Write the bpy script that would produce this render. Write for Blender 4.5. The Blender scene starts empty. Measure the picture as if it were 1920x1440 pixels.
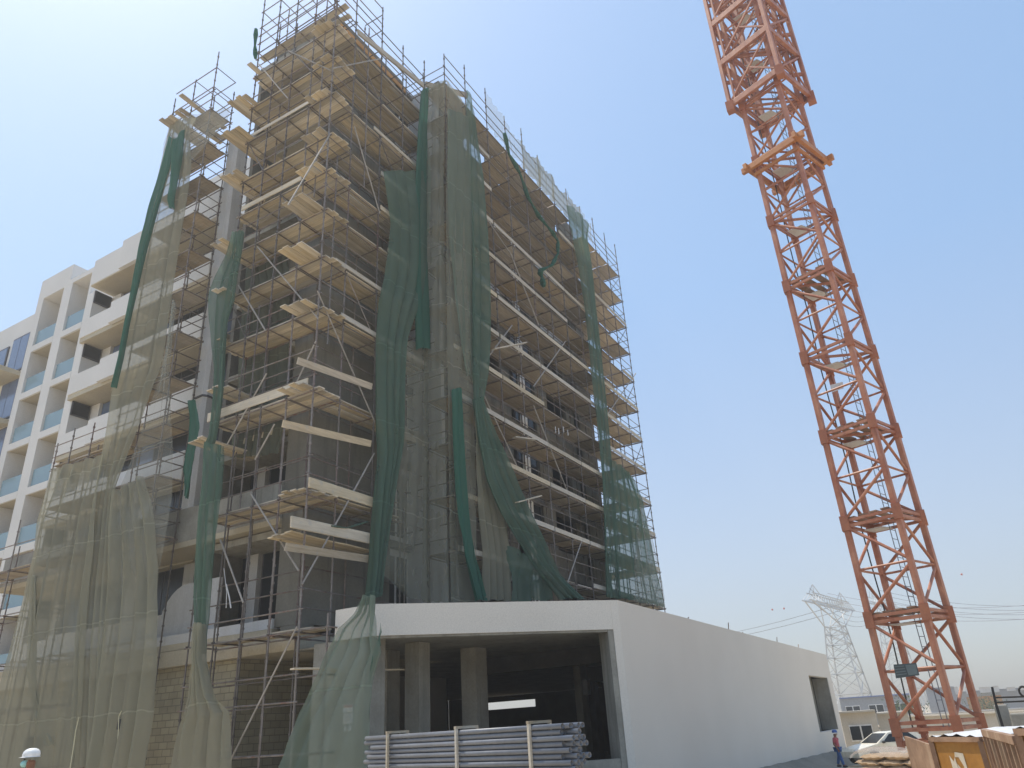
import bpy, bmesh, math, random
import numpy as np
from mathutils import Vector, Matrix
random.seed(7)
R = math.radians
sc = bpy.context.scene
COL = sc.collection

# ---------------------------------------------------------------- camera
# scene axes: x runs along the long facade, y along the left facade, the scaffold corner is the origin
YAW, PITCH, ROLL, FPX = R(29.5), R(24.8), R(-3.57), 1403.0
ex = Vector((math.sin(YAW), math.cos(YAW), 0)); ey = Vector((-math.cos(YAW), math.sin(YAW), 0))
def to_scene(w):
    return Vector((w.dot(ex), w.dot(ey), w.z))
CAM = Vector((-15.463, -15.929, 1.6))
fw = Vector((0, math.cos(PITCH), math.sin(PITCH))); rt = Vector((1, 0, 0)); up = rt.cross(fw)
rx = rt * math.cos(ROLL) + up * math.sin(ROLL); ux = -rt * math.sin(ROLL) + up * math.cos(ROLL)
fw_, rx_, ux_ = to_scene(fw), to_scene(rx), to_scene(ux)
cd = bpy.data.cameras.new('camera'); cam = bpy.data.objects.new('camera', cd); COL.objects.link(cam)
m = Matrix((rx_, ux_, -fw_)).transposed().to_4x4(); m.translation = CAM
cam.matrix_world = m
cd.sensor_width = 36; cd.lens = 36 * FPX / 1920; cd.clip_start = 0.1; cd.clip_end = 6000
sc.camera = cam
# points of the place worked out from survey sightlines
def ray(px, py): return fw_ + rx_ * ((px - 960) / FPX) - ux_ * ((py - 720) / FPX)
def onu(px, py, x): d = ray(px, py); return CAM + d * ((x - CAM.x) / d.x)
def onv(px, py, y): d = ray(px, py); return CAM + d * ((y - CAM.y) / d.y)
def atd(px, py, h): d = ray(px, py); return CAM + d * (h / math.hypot(d.x, d.y))
def bearing(px, py): d = ray(px, py); d.z = 0; return d.normalized()

# ---------------------------------------------------------------- light
SUN_AZ, SUN_EL = R(-58), R(68)
sd = to_scene(Vector((math.sin(SUN_AZ) * math.cos(SUN_EL), math.cos(SUN_AZ) * math.cos(SUN_EL), math.sin(SUN_EL))))
w = bpy.data.worlds.new('World'); sc.world = w; w.use_nodes = True
nt = w.node_tree; bg = nt.nodes['Background']
sky = nt.nodes.new('ShaderNodeTexSky'); sky.sky_type = 'NISHITA'; sky.sun_disc = False
sky.sun_elevation = SUN_EL; sky.sun_rotation = math.atan2(sd.x, sd.y)
sky.air_density = 1.0; sky.dust_density = 1.9; sky.ozone_density = 2.0; sky.altitude = 0
# dusty summer air: pale scattered light over the whole dome, whiter towards the horizon
tcw = nt.nodes.new('ShaderNodeTexCoord'); spw = nt.nodes.new('ShaderNodeSeparateXYZ'); nt.links.new(tcw.outputs['Generated'], spw.inputs[0])
rw = nt.nodes.new('ShaderNodeValToRGB'); nt.links.new(spw.outputs[2], rw.inputs[0])
rw.color_ramp.elements[0].position = 0.0; rw.color_ramp.elements[0].color = (.24, .235, .225, 1)
rw.color_ramp.elements[1].position = 0.5; rw.color_ramp.elements[1].color = (.12, .225, .36, 1)
vm = nt.nodes.new('ShaderNodeVectorMath'); vm.operation = 'MULTIPLY_ADD'; vm.inputs[1].default_value = (10, 10, 10)
nt.links.new(rw.outputs[0], vm.inputs[0]); nt.links.new(sky.outputs[0], vm.inputs[2])
nt.links.new(vm.outputs[0], bg.inputs[0]); bg.inputs[1].default_value = 0.10
sl = bpy.data.lights.new('sun', 'SUN'); sun = bpy.data.objects.new('sun', sl); COL.objects.link(sun)
sl.energy = 3.7; sl.angle = R(0.53); sl.color = (1.0, 0.92, 0.80)
sun.rotation_euler = (-sd).to_track_quat('-Z', 'Y').to_euler(); sun.location = (0, 0, 60)
sc.view_settings.view_transform = 'Standard'; sc.view_settings.look = 'None'
sc.view_settings.exposure = 0.27; sc.view_settings.gamma = 1
cy = sc.cycles
cy.max_bounces = 7; cy.diffuse_bounces = 4; cy.glossy_bounces = 3; cy.transmission_bounces = 4
cy.transparent_max_bounces = 20; cy.volume_bounces = 0; cy.sample_clamp_indirect = 6
cy.use_denoising = True
cy.caustics_reflective = False; cy.caustics_refractive = False

# ---------------------------------------------------------------- materials
def newmat(name):
    mt = bpy.data.materials.new(name); mt.use_nodes = True
    n = mt.node_tree; return mt, n, n.nodes['Principled BSDF']
def noise(n, vec, scale, detail=4, rough=.55):
    t = n.nodes.new('ShaderNodeTexNoise'); t.inputs['Scale'].default_value = scale
    t.inputs['Detail'].default_value = detail; t.inputs['Roughness'].default_value = rough
    if vec is not None: n.links.new(vec, t.inputs['Vector'])
    return t.outputs[0]
def ramp(n, fac, stops):
    r = n.nodes.new('ShaderNodeValToRGB'); e = r.color_ramp.elements
    while len(e) < len(stops): e.new(.5)
    for k, (p, c) in enumerate(stops):
        e[k].position = p; e[k].color = (*c, 1) if len(c) == 3 else c
    n.links.new(fac, r.inputs[0]); return r.outputs[0]
def coords(n, stretch=(1, 1, 1)):
    tc = n.nodes.new('ShaderNodeTexCoord'); mp = n.nodes.new('ShaderNodeMapping')
    mp.inputs['Scale'].default_value = stretch
    n.links.new(tc.outputs['Object'], mp.inputs[0]); return mp.outputs[0]
def mixc(n, a, b, fac, mode='MIX'):
    x = n.nodes.new('ShaderNodeMix'); x.data_type = 'RGBA'; x.blend_type = mode
    for s, v in ((x.inputs[0], fac), (x.inputs[6], a), (x.inputs[7], b)):
        if isinstance(v, (int, float)): s.default_value = v
        elif isinstance(v, tuple): s.default_value = (*v, 1)
        else: n.links.new(v, s)
    return x.outputs[2]
def bump(n, b, h, strength=.3, dist=.02):
    x = n.nodes.new('ShaderNodeBump'); x.inputs['Strength'].default_value = strength
    x.inputs['Distance'].default_value = dist
    n.links.new(h, x.inputs['Height']); n.links.new(x.outputs[0], b.inputs['Normal'])
def surf(name, c1, c2, scale=1.2, rough=.85, metal=0.0, stretch=(1, 1, 1), fine=14, bst=.25, streak=None, tint=0.0):
    mt, n, b = newmat(name); v = coords(n, stretch)
    f1 = noise(n, v, scale, 6); f2 = noise(n, v, fine, 5)
    c = ramp(n, f1, [(.32, c1), (.68, c2)])
    c = mixc(n, c, ramp(n, f2, [(.3, (.72, .72, .72)), (.7, (1, 1, 1))]), .55, 'MULTIPLY')
    if streak:
        sv = coords(n, (2.2, 2.2, .18)); f3 = noise(n, sv, 1.6, 5)
        c = mixc(n, c, streak, ramp(n, f3, [(.52, (0, 0, 0)), (.72, (.75, .75, .75))]))
    if tint:
        oi = n.nodes.new('ShaderNodeObjectInfo'); hs = n.nodes.new('ShaderNodeHueSaturation')
        mr = n.nodes.new('ShaderNodeMapRange'); mr.inputs[3].default_value = 1 - tint; mr.inputs[4].default_value = 1 + tint
        n.links.new(oi.outputs['Random'], mr.inputs[0]); n.links.new(mr.outputs[0], hs.inputs['Value'])
        n.links.new(c, hs.inputs['Color']); c = hs.outputs[0]
    n.links.new(c, b.inputs['Base Color']); b.inputs['Roughness'].default_value = rough
    b.inputs['Metallic'].default_value = metal
    if bst: bump(n, b, f2, bst)
    return mt
def wood(name, c1, c2, tint=.34, axis=0):
    mt, n, b = newmat(name); s = [7, 7, 7]; s[axis] = .45
    v = coords(n, tuple(s)); f = noise(n, v, 2.2, 6, .6)
    s2 = [1.0, 1.0, 1.0]; s2[axis] = .25; f2 = noise(n, coords(n, tuple(s2)), 1.3, 4)
    c = ramp(n, f, [(.3, c1), (.7, c2)])
    c = mixc(n, c, ramp(n, f2, [(.35, (.6, .57, .53)), (.62, (1, 1, 1))]), .7, 'MULTIPLY')
    oi = n.nodes.new('ShaderNodeObjectInfo'); hs = n.nodes.new('ShaderNodeHueSaturation')
    mr = n.nodes.new('ShaderNodeMapRange'); mr.inputs[3].default_value = 1 - tint; mr.inputs[4].default_value = 1 + tint * .8
    n.links.new(oi.outputs['Random'], mr.inputs[0]); n.links.new(mr.outputs[0], hs.inputs['Value'])
    fr = n.nodes.new('ShaderNodeMath'); fr.operation = 'MULTIPLY'; fr.inputs[1].default_value = 7.31; n.links.new(oi.outputs['Random'], fr.inputs[0])
    fr2 = n.nodes.new('ShaderNodeMath'); fr2.operation = 'FRACT'; n.links.new(fr.outputs[0], fr2.inputs[0])
    ms = n.nodes.new('ShaderNodeMapRange'); ms.inputs[3].default_value = .55; ms.inputs[4].default_value = 1.15; n.links.new(fr2.outputs[0], ms.inputs[0]); n.links.new(ms.outputs[0], hs.inputs['Saturation'])
    # cement splashes and grey weathering
    sp_ = noise(n, coords(n, (1, 1, 1)), 5.5, 6, .7)
    c = mixc(n, c, (.40, .385, .35), ramp(n, sp_, [(.56, (0, 0, 0)), (.66, (.7, .7, .7))]))
    n.links.new(c, hs.inputs['Color']); n.links.new(hs.outputs[0], b.inputs['Base Color'])
    b.inputs['Roughness'].default_value = .8; bump(n, b, f, .3, .01)
    return mt
def net_mat(name, c1, c2, alpha, var=.12):
    mt, n, b = newmat(name); out = n.nodes['Material Output']; n.nodes.remove(b)
    v = coords(n, (1, 1, .22)); f = noise(n, v, .9, 2); f2 = noise(n, coords(n, (1, 1, 1)), 1.2, 2)
    c = mixc(n, c1, c2, f)
    d = n.nodes.new('ShaderNodeBsdfDiffuse'); t = n.nodes.new('ShaderNodeBsdfTranslucent'); tr = n.nodes.new('ShaderNodeBsdfTransparent')
    n.links.new(c, d.inputs[0]); n.links.new(c, t.inputs[0])
    m1 = n.nodes.new('ShaderNodeMixShader'); m1.inputs[0].default_value = .42
    n.links.new(d.outputs[0], m1.inputs[1]); n.links.new(t.outputs[0], m1.inputs[2])
    mr = n.nodes.new('ShaderNodeMapRange'); mr.inputs[1].default_value = .3; mr.inputs[2].default_value = .7
    mr.inputs[3].default_value = alpha - var; mr.inputs[4].default_value = min(1, alpha + var)
    n.links.new(mixc(n, f, f2, .35), mr.inputs[0])
    # sewn seams between net rolls, and a few torn holes
    tcn = n.nodes.new('ShaderNodeNewGeometry'); spn = n.nodes.new('ShaderNodeSeparateXYZ'); n.links.new(tcn.outputs['Position'], spn.inputs[0])
    def mth(op, a_, b_):
        q_ = n.nodes.new('ShaderNodeMath'); q_.operation = op
        for i_, v_ in enumerate((a_, b_)):
            if isinstance(v_, (int, float)): q_.inputs[i_].default_value = v_
            else: n.links.new(v_, q_.inputs[i_])
        return q_.outputs[0]
    seam = mth('LESS_THAN', mth('FRACT', mth('ADD', mth('DIVIDE', spn.outputs[2], 2.9), mth('MULTIPLY', f, .12)), 0), .016)
    hole = mth('GREATER_THAN', noise(n, coords(n, (1, 1, .7)), 1.9, 5), .745)
    al = mth('MULTIPLY', mth('MINIMUM', mth('ADD', mr.outputs[0], mth('MULTIPLY', seam, .22)), 1), mth('SUBTRACT', 1, hole))
    m2 = n.nodes.new('ShaderNodeMixShader'); n.links.new(al, m2.inputs[0])
    n.links.new(tr.outputs[0], m2.inputs[1]); n.links.new(m1.outputs[0], m2.inputs[2])
    n.links.new(m2.outputs[0], out.inputs[0]); return mt
def plain(name, c, rough=.6, metal=0.0, spec=.5):
    mt, n, b = newmat(name); f = noise(n, coords(n), 5, 4)
    cc = tuple(min(1, x * 1.12) for x in c); c0 = tuple(x * .86 for x in c)
    n.links.new(ramp(n, f, [(.3, c0), (.7, cc)]), b.inputs['Base Color'])
    b.inputs['Roughness'].default_value = rough; b.inputs['Metallic'].default_value = metal
    b.inputs['Specular IOR Level'].default_value = spec; return mt
def blocks(name, c1, c2, mortar):
    mt, n, b = newmat(name)
    tc = n.nodes.new('ShaderNodeTexCoord'); sp = n.nodes.new('ShaderNodeSeparateXYZ'); n.links.new(tc.outputs['Object'], sp.inputs[0])
    ad = n.nodes.new('ShaderNodeMath'); n.links.new(sp.outputs[0], ad.inputs[0]); n.links.new(sp.outputs[1], ad.inputs[1])
    cb = n.nodes.new('ShaderNodeCombineXYZ'); n.links.new(ad.outputs[0], cb.inputs[0]); n.links.new(sp.outputs[2], cb.inputs[1])
    br = n.nodes.new('ShaderNodeTexBrick'); n.links.new(cb.outputs[0], br.inputs[0]); br.inputs['Scale'].default_value = 1
    br.inputs['Brick Width'].default_value = .41; br.inputs['Row Height'].default_value = .21; br.inputs['Mortar Size'].default_value = .013
    br.inputs['Mortar Smooth'].default_value = .3; br.inputs['Bias'].default_value = 0
    br.inputs['Color1'].default_value = (*c1, 1); br.inputs['Color2'].default_value = (*c2, 1); br.inputs['Mortar'].default_value = (*mortar, 1)
    f = noise(n, tc.outputs['Object'], .9, 5)
    c = mixc(n, br.outputs[0], ramp(n, f, [(.35, (.6, .6, .6)), (.65, (1, 1, 1))]), .6, 'MULTIPLY')
    n.links.new(c, b.inputs['Base Color']); b.inputs['Roughness'].default_value = .95
    bump(n, b, br.outputs['Fac'], .8, -.015); return mt
def glassy(name, c, alpha, rough=.08, through=(.75, .9, .92)):
    mt, n, b = newmat(name); out = n.nodes['Material Output']
    b.inputs['Base Color'].default_value = (*c, 1); b.inputs['Roughness'].default_value = rough
    tr = n.nodes.new('ShaderNodeBsdfTransparent'); tr.inputs[0].default_value = (*through, 1)
    mx = n.nodes.new('ShaderNodeMixShader'); mx.inputs[0].default_value = alpha
    n.links.new(tr.outputs[0], mx.inputs[1]); n.links.new(b.outputs[0], mx.inputs[2]); n.links.new(mx.outputs[0], out.inputs[0]); return mt

M = dict(
    render=surf('cement_render', (.15, .142, .118), (.215, .205, .172), .7, .9, streak=(.095, .09, .075)),
    render2=surf('rough_render', (.12, .115, .10), (.20, .19, .165), 1.6, .92, streak=(.07, .068, .06)),
    gloom=surf('shade_darkened_concrete', (.04, .038, .033), (.075, .07, .06), 1.2, .95),  # podium interior shade is put into the colour: concrete lowered towards black
    concrete=surf('bare_concrete', (.25, .24, .205), (.37, .355, .31), 1.0, .9, streak=(.16, .155, .13)),
    soffit=surf('slab_soffit', (.44, .39, .29), (.53, .48, .37), .4, .9),
    white=surf('white_plaster', (.70, .69, .665), (.755, .745, .72), .35, .75, fine=30, bst=.06),
    podwhite=surf('podium_plaster', (.72, .68, .61), (.765, .725, .655), .3, .8, fine=30, bst=.05),
    white2=surf('dusty_white_plaster', (.55, .555, .56), (.64, .645, .65), .8, .8, fine=20, bst=.08, streak=(.47, .47, .46)),
    block=blocks('concrete_blocks', (.40, .36, .25), (.33, .30, .215), (.22, .20, .15)),
    dark=plain('painted_opening_shade', (.035, .035, .035), .9),
    glass=plain('dark_glass', (.02, .024, .028), .22, 0, .3),
    frame=plain('window_frame', (.07, .07, .08), .5),
    wframe=plain('white_frame', (.72, .72, .70), .6),
    balus=glassy('blue_glass', (.33, .47, .55), .6),
    bluewin=plain('blue_window', (.10, .15, .26), .1, 0, .8),
    steel=surf('scaffold_steel', (.13, .11, .095), (.25, .225, .21), 3.0, .55, .35, bst=.1, streak=(.15, .055, .035), tint=.35),
    steel_pale=surf('pale_scaffold_tube', (.30, .28, .25), (.42, .39, .36), 3.0, .7, .1, bst=.1, tint=.15),
    plank=wood('scaffold_timber', (.42, .35, .235), (.66, .57, .42)),
    plank_y=wood('scaffold_timber_across', (.42, .35, .235), (.66, .57, .42), axis=1),
    ply=wood('plywood_deck', (.33, .265, .185), (.52, .43, .31), .32),
    toe=wood('toe_board_timber', (.52, .45, .33), (.69, .62, .48), .12),
    toe_y=wood('toe_board_timber_across', (.52, .45, .33), (.69, .62, .48), .12, axis=1),
    orange=surf('orange_formwork', (.52, .24, .06), (.62, .33, .10), 2, .7),
    net=net_mat('debris_netting', (.335, .34, .26), (.40, .39, .30), .67, .07),
    net_pale=net_mat('sun_bleached_netting', (.44, .455, .40), (.50, .515, .46), .32, .05),
    netg=net_mat('green_netting', (.105, .20, .155), (.17, .26, .205), .70, .08),
    netv=net_mat('sheer_netting', (.35, .375, .30), (.41, .42, .34), .48, .07),
    nets=net_mat('grey_green_netting', (.20, .275, .22), (.26, .32, .26), .62, .06),
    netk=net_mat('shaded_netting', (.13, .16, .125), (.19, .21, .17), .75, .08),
    netd=net_mat('bunched_green_netting', (.05, .16, .12), (.085, .22, .17), .93, .05),
    crane=surf('faded_crane_paint', (.38, .12, .06), (.54, .25, .15), 1.6, .5, 0.0, bst=.08, streak=(.24, .075, .04)),
    cranedk=surf('crane_plate_paint', (.36, .12, .06), (.46, .17, .08), 1.6, .55, 0.0, bst=.1),
    yellow=surf('yellow_paint', (.33, .15, .028), (.42, .21, .045), 1.8, .5, streak=(.36, .17, .04)),
    collar=surf('ochre_collar_paint', (.46, .165, .04), (.54, .23, .07), 1.8, .5, streak=(.38, .14, .05)),
    ladder=plain('galvanised', (.22, .23, .26), .5, .5),
    pvc=surf('grey_plastic', (.17, .185, .215), (.22, .235, .265), 1.1, .42, bst=.03, tint=.08),
    sand=surf('sandy_ground', (.54, .44, .30), (.64, .53, .38), .25, .97, fine=6, bst=.5),
    dirt=surf('grey_dirt', (.20, .185, .15), (.29, .265, .22), .5, .97, fine=5, bst=.6),
    bag=surf('dusty_paper', (.44, .31, .19), (.56, .42, .28), 2, .85, tint=.15),
    film=glassy('plastic_film', (.58, .52, .47), .30, .6, (.97, .95, .93)),
    tarp=surf('white_tarpaulin', (.62, .63, .64), (.70, .71, .72), 2, .6),
    navy=plain('navy_cloth', (.06, .05, .2), .8),
    rust=surf('rusty_steel', (.22, .13, .08), (.40, .26, .17), 2.4, .8, .1, streak=(.48, .38, .27)),
    pylon=plain('galvanised_lattice', (.55, .55, .53), .6, .3),
    wire=plain('cable', (.20, .20, .22), .6, .3),
    red=plain('red_ball', (.5, .1, .05), .5),
    carw=plain('white_car_paint', (.80, .76, .64), .25, 0, .6),
    rubber=plain('rubber', (.025, .025, .025), .8),
    blue=plain('blue_sheet', (.14, .2, .42), .6),
    grey=plain('grey_cladding', (.30, .32, .35), .7),
    beige=surf('beige_wall', (.52, .48, .40), (.60, .56, .48), .6, .9),
    leaf=surf('foliage', (.035, .06, .02), (.09, .12, .045), 3, .8),
    bark=plain('bark', (.16, .11, .07), .9),
    skin=plain('skin', (.22, .10, .055), .55),
    helmw=plain('white_helmet', (.82, .83, .82), .3), helmb=plain('blue_helmet', (.05, .12, .38), .35),
    mask=plain('face_mask', (.32, .62, .62), .8), shirtr=plain('red_shirt', (.42, .085, .11), .85),
    shirtg=plain('grey_shirt', (.36, .29, .30), .85), jeans=plain('blue_jeans', (.04, .10, .27), .9),
    hivis=plain('pale_vest', (.62, .60, .46), .8), dullpaper=plain('worn_sticker', (.52, .47, .38), .8), paper=plain('paper', (.70, .68, .66), .8),
    redink=plain('red_ink', (.50, .18, .17), .8), board=plain('dark_sign', (.05, .07, .075), .35),
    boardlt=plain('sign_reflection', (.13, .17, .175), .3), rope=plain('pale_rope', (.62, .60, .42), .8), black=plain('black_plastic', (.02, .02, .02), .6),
)

# ---------------------------------------------------------------- mesh helpers
ORG = {}
class MB:
    def __init__(s): s.v = []; s.f = []; s.sm = False
    def quad(s, a, b, c, d):
        k = len(s.v); s.v += [tuple(a), tuple(b), tuple(c), tuple(d)]; s.f.append((k, k + 1, k + 2, k + 3))
    def hexa(s, P):
        k = len(s.v); s.v += [tuple(p) for p in P]
        s.f += [tuple(k + i for i in q) for q in ((3, 2, 1, 0), (4, 5, 6, 7), (0, 1, 5, 4), (1, 2, 6, 5), (2, 3, 7, 6), (3, 0, 4, 7))]
    def box(s, x0, x1, y0, y1, z0, z1):
        s.hexa([(x0, y0, z0), (x1, y0, z0), (x1, y1, z0), (x0, y1, z0), (x0, y0, z1), (x1, y0, z1), (x1, y1, z1), (x0, y1, z1)])
        return s
    def prism(s, pts, z0, z1):
        k = len(s.v); n = len(pts)
        s.v += [(p[0], p[1], z0) for p in pts] + [(p[0], p[1], z1) for p in pts]
        s.f.append(tuple(k + i for i in reversed(range(n)))); s.f.append(tuple(k + n + i for i in range(n)))
        for i in range(n): j = (i + 1) % n; s.f.append((k + i, k + j, k + n + j, k + n + i))
        return s
    def tube(s, p, q, r, n=7, r2=None, cap=True):
        p = Vector(p); q = Vector(q); d = (q - p)
        if d.length < 1e-6: return s
        d.normalize(); a = d.orthogonal().normalized(); b = d.cross(a); r2 = r if r2 is None else r2
        k = len(s.v)
        for c, rr in ((p, r), (q, r2)):
            for i in range(n):
                t = 2 * math.pi * i / n; s.v.append(tuple(c + (a * math.cos(t) + b * math.sin(t)) * rr))
        for i in range(n): j = (i + 1) % n; s.f.append((k + i, k + j, k + n + j, k + n + i))
        if cap: s.f.append(tuple(k + i for i in reversed(range(n)))); s.f.append(tuple(k + n + i for i in range(n)))
        return s
    def path(s, pts, r, n=6):
        for a, b in zip(pts[:-1], pts[1:]): s.tube(a, b, r, n)
        return s
    def bar(s, p, q, w_, h, upv=(0, 0, 1)):
        p = Vector(p); q = Vector(q); d = (q - p).normalized(); u = Vector(upv)
        if abs(d.dot(u)) > .97: u = Vector((1, 0, 0))
        a = d.cross(u).normalized(); b = a.cross(d).normalized()
        a *= w_ / 2; b *= h / 2
        s.hexa([p - a - b, p + a - b, p + a + b, p - a + b, q - a - b, q + a - b, q + a + b, q - a + b]); return s
    def ball(s, c, r, n=8, sq=(1, 1, 1)):
        k = len(s.v); c = Vector(c); m_ = n // 2 + 1
        for i in range(m_ + 1):
            th = math.pi * i / m_
            for j in range(n):
                ph = 2 * math.pi * j / n
                s.v.append((c.x + r * sq[0] * math.sin(th) * math.cos(ph), c.y + r * sq[1] * math.sin(th) * math.sin(ph), c.z + r * sq[2] * math.cos(th)))
        for i in range(m_):
            for j in range(n):
                j2 = (j + 1) % n; s.f.append((k + i * n + j, k + (i + 1) * n + j, k + (i + 1) * n + j2, k + i * n + j2))
        return s
    def grid(s, rows):
        k = len(s.v); nc = len(rows[0])
        for r_ in rows: s.v += [tuple(p) for p in r_]
        for i in range(len(rows) - 1):
            for j in range(nc - 1):
                a = k + i * nc + j; s.f.append((a, a + 1, a + nc + 1, a + nc))
        return s
    def build(s, name, mat, parent=None, smooth=False, bevel=0.0):
        me = bpy.data.meshes.new(name); off = ORG.get(parent.name, Vector()) if parent else Vector()
        if parent is None and s.v:
            a = np.array(s.v); off = Vector(((a[:, 0].min() + a[:, 0].max()) / 2, (a[:, 1].min() + a[:, 1].max()) / 2, a[:, 2].min()))
        me.from_pydata([(x - off.x, y - off.y, z - off.z) for x, y, z in s.v], [], s.f)
        me.materials.append(mat); me.update()
        if smooth: me.shade_smooth()
        o = bpy.data.objects.new(name, me); COL.objects.link(o)
        if parent: o.parent = parent; ORG[o.name] = off
        else: o.location = off; ORG[o.name] = off
        if bevel:
            bv = o.modifiers.new('bevel', 'BEVEL'); bv.width = bevel; bv.segments = 2; bv.limit_method = 'ANGLE'
        return o
def tag(o, label=None, cat=None, group=None, kind=None):
    if label: o['label'] = label
    if cat: o['category'] = cat
    if group: o['group'] = group
    if kind: o['kind'] = kind
    return o
def empty(name, loc, label, cat, group=None):
    o = bpy.data.objects.new(name, None); COL.objects.link(o); o.location = loc
    ORG[o.name] = Vector(loc); return tag(o, label, cat, group)
def one(name, mb, mat, label, cat, group=None, smooth=False, bevel=0.0):
    return tag(mb.build(name, mat, None, smooth, bevel), label, cat, group)
ORD = 'lowest second third fourth fifth sixth seventh eighth ninth tenth eleventh twelfth thirteenth'.split()

# ---------------------------------------------------------------- ground
def ground_z(x, y):
    t = max(0, min(1, (x - 1) / 12)); t = t * t * (3 - 2 * t); z = -.66 * t
    t = max(0, min(1, (x - 15) / 24)); z -= .62 * t
    return z
xs = [-3000, -600, -120, -40] + [-20 + 2 * i for i in range(40)] + [90, 150, 400, 1200, 3500]
ys = [-3000, -600, -120, -50] + [-30 + 2.5 * i for i in range(8)] + [-9.6 + .65 * i for i in range(5)] + [-6, -3, 0, 5, 12, 25, 60, 150, 500, 3500]
g = MB(); g.grid([[(x, y, ground_z(x, y)) for x in xs] for y in ys])
g = g.build('ground', M['sand']); tag(g, kind='structure')
d = MB(); rows = []
for i in range(28):
    x = 7 + i * 1.25; top = max(ground_z(x, 0) + .08, -.30 - .012 * (x - 22)) if x > 12 else -.25 - .02 * (x - 7) ; q_ = min(1, i / 5)
    rows.append([(x, -8.5 + .24 * j + .12 * math.sin(i * 1.7 + j), ground_z(x, 0) - .03 + (top - ground_z(x, 0)) * q_ * (j / 5) ** .8 + (.07 * math.sin(i * 2.1 + j * 1.3) if 0 < j < 5 else 0)) for j in range(6)] + [(x, -7.19, ground_z(x, 0) - .03 + (top - ground_z(x, 0)) * q_ + .03 * math.sin(i * 3.1))])
d.grid(rows); tag(d.build('dirt_bank', M['dirt'], smooth=True), kind='structure')

# ---------------------------------------------------------------- tower under construction
WL, WR, WW = 1.35, 1.35, .10     # left wall x, right wall y of the corner, wall y of the long wing
XE, ROOF = 22.2, 30.9
FL = [4.9 + 3.25 * k for k in range(9)]
tw = empty('apartment_tower', (11, 8, 0), 'unfinished grey apartment tower wrapped in scaffolding and torn netting', 'building')
MB().box(WL, 5.45, WR, WR + .22, 4.86, ROOF).build('corner_wall', M['render'], tw)
MB().box(WL, WL + .22, WR + .223, 2.45, 4.86, ROOF).build('corner_wall', M['render'], tw)
MB().box(WL + .223, 5.2, 2.25, 2.45, 4.86, ROOF).build('side_wall', M['render2'], tw)
# bands of smoother and rougher render on the corner pier
# roof upstand with orange formwork edge
MB().box(WL - .03, 6.2, WR - .05, WR - .004, ROOF - .55, ROOF - .3).build('formwork_edge', M['orange'], tw)
MB().box(WL + .4, 6.6, WR + .5, 5.5, ROOF + .003, ROOF + .9).build('roof_core', M['render2'], tw)
# corner floors
for k, z in enumerate(FL[:8]):
    MB().box(WL + .226, 21.9, 2.46, 6.18, z - .36, z - .14).build('floor_slab', M['concrete'], tw)
MB().box(WL + .226, 21.9, 2.46, 6.18, ROOF - .3, ROOF - .08).build('floor_slab', M['concrete'], tw)
MB().box(1.6, XE, 6.2, 6.4, 4.61, ROOF).build('rear_wall', M['render2'], tw)
MB().box(11.0, 11.2, 2.5, 6.17, 4.61, ROOF - .4).build('inner_wall', M['render2'], tw)
# left facade: balcony slabs, upstands and windows
LF = [(5.13, .5, 'white2'), (8.07, 1.42, 'concrete')] + [(8.07 + 3.25 * k, 1.25, 'render2' if k < 7 else 'render') for k in range(1, 7)]
LF[0] = (4.62, .5, 'white2')
for k, (z, h, mk) in enumerate(LF):
    y1 = 19.0 if k < 2 else 4.72
    MB().box(WL - .1, 3.3, 2.456, y1, z, z + .2).build('balcony_slab', M['soffit'], tw)
    MB().box(WL - .103, WL + .12, 2.459, y1 - .01, z + .203, z + h).build('parapet', M[mk], tw)
for k in range(8):
    z0 = (5.12 if k == 0 else 8.07 + 3.25 * (k - 1) + .2); z1 = 8.07 + 3.25 * k - .02
    if z1 > ROOF: z1 = ROOF - .3
    ys_ = [2.46, 3.5, 3.7, 4.7] if k > 1 else [2.46, 5.2, 5.6, 8.6, 9.2, 12, 12.6, 15.4]
    for i in range(0, len(ys_) - 1, 2):
        a, b = ys_[i] + .02, ys_[i + 1]
        wn = MB().box(3.1, 3.16, a, b, z0, z1).build('window', M['frame'], tw)
        MB().box(3.085, 3.095, a + .08, (a + b) / 2 - .03, z0 + .08, z1 - .08).build('pane', M['glass'], wn)
        MB().box(3.085, 3.095, (a + b) / 2 + .03, b - .08, z0 + .08, z1 - .08).build('pane', M['glass'], wn)
        if i + 2 < len(ys_):
            MB().box(2.9, 3.2, b + .004, ys_[i + 2] + .016, z0, z1).build('pier', M['white2' if k < 2 else 'render'], tw)
# round-topped white balcony screen on the first floor
sc_ = MB(); pts = [(5.62 + 3.1 * t, 5.14 + (1.75 if t < .55 else 1.75 * math.sqrt(max(0, 1 - ((t - .55) / .45) ** 2)) if t < 1 else 0)) for t in [i / 14 for i in range(15)]]
for a, b in zip(pts[:-1], pts[1:]): sc_.hexa([(1.72, a[0], 5.13), (1.84, a[0], 5.13), (1.84, b[0], 5.13), (1.72, b[0], 5.13), (1.72, a[0], a[1]), (1.84, a[0], a[1]), (1.84, b[0], b[1]), (1.72, b[0], b[1])])
sc_.build('balcony_screen', M['white2'], tw)
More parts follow.
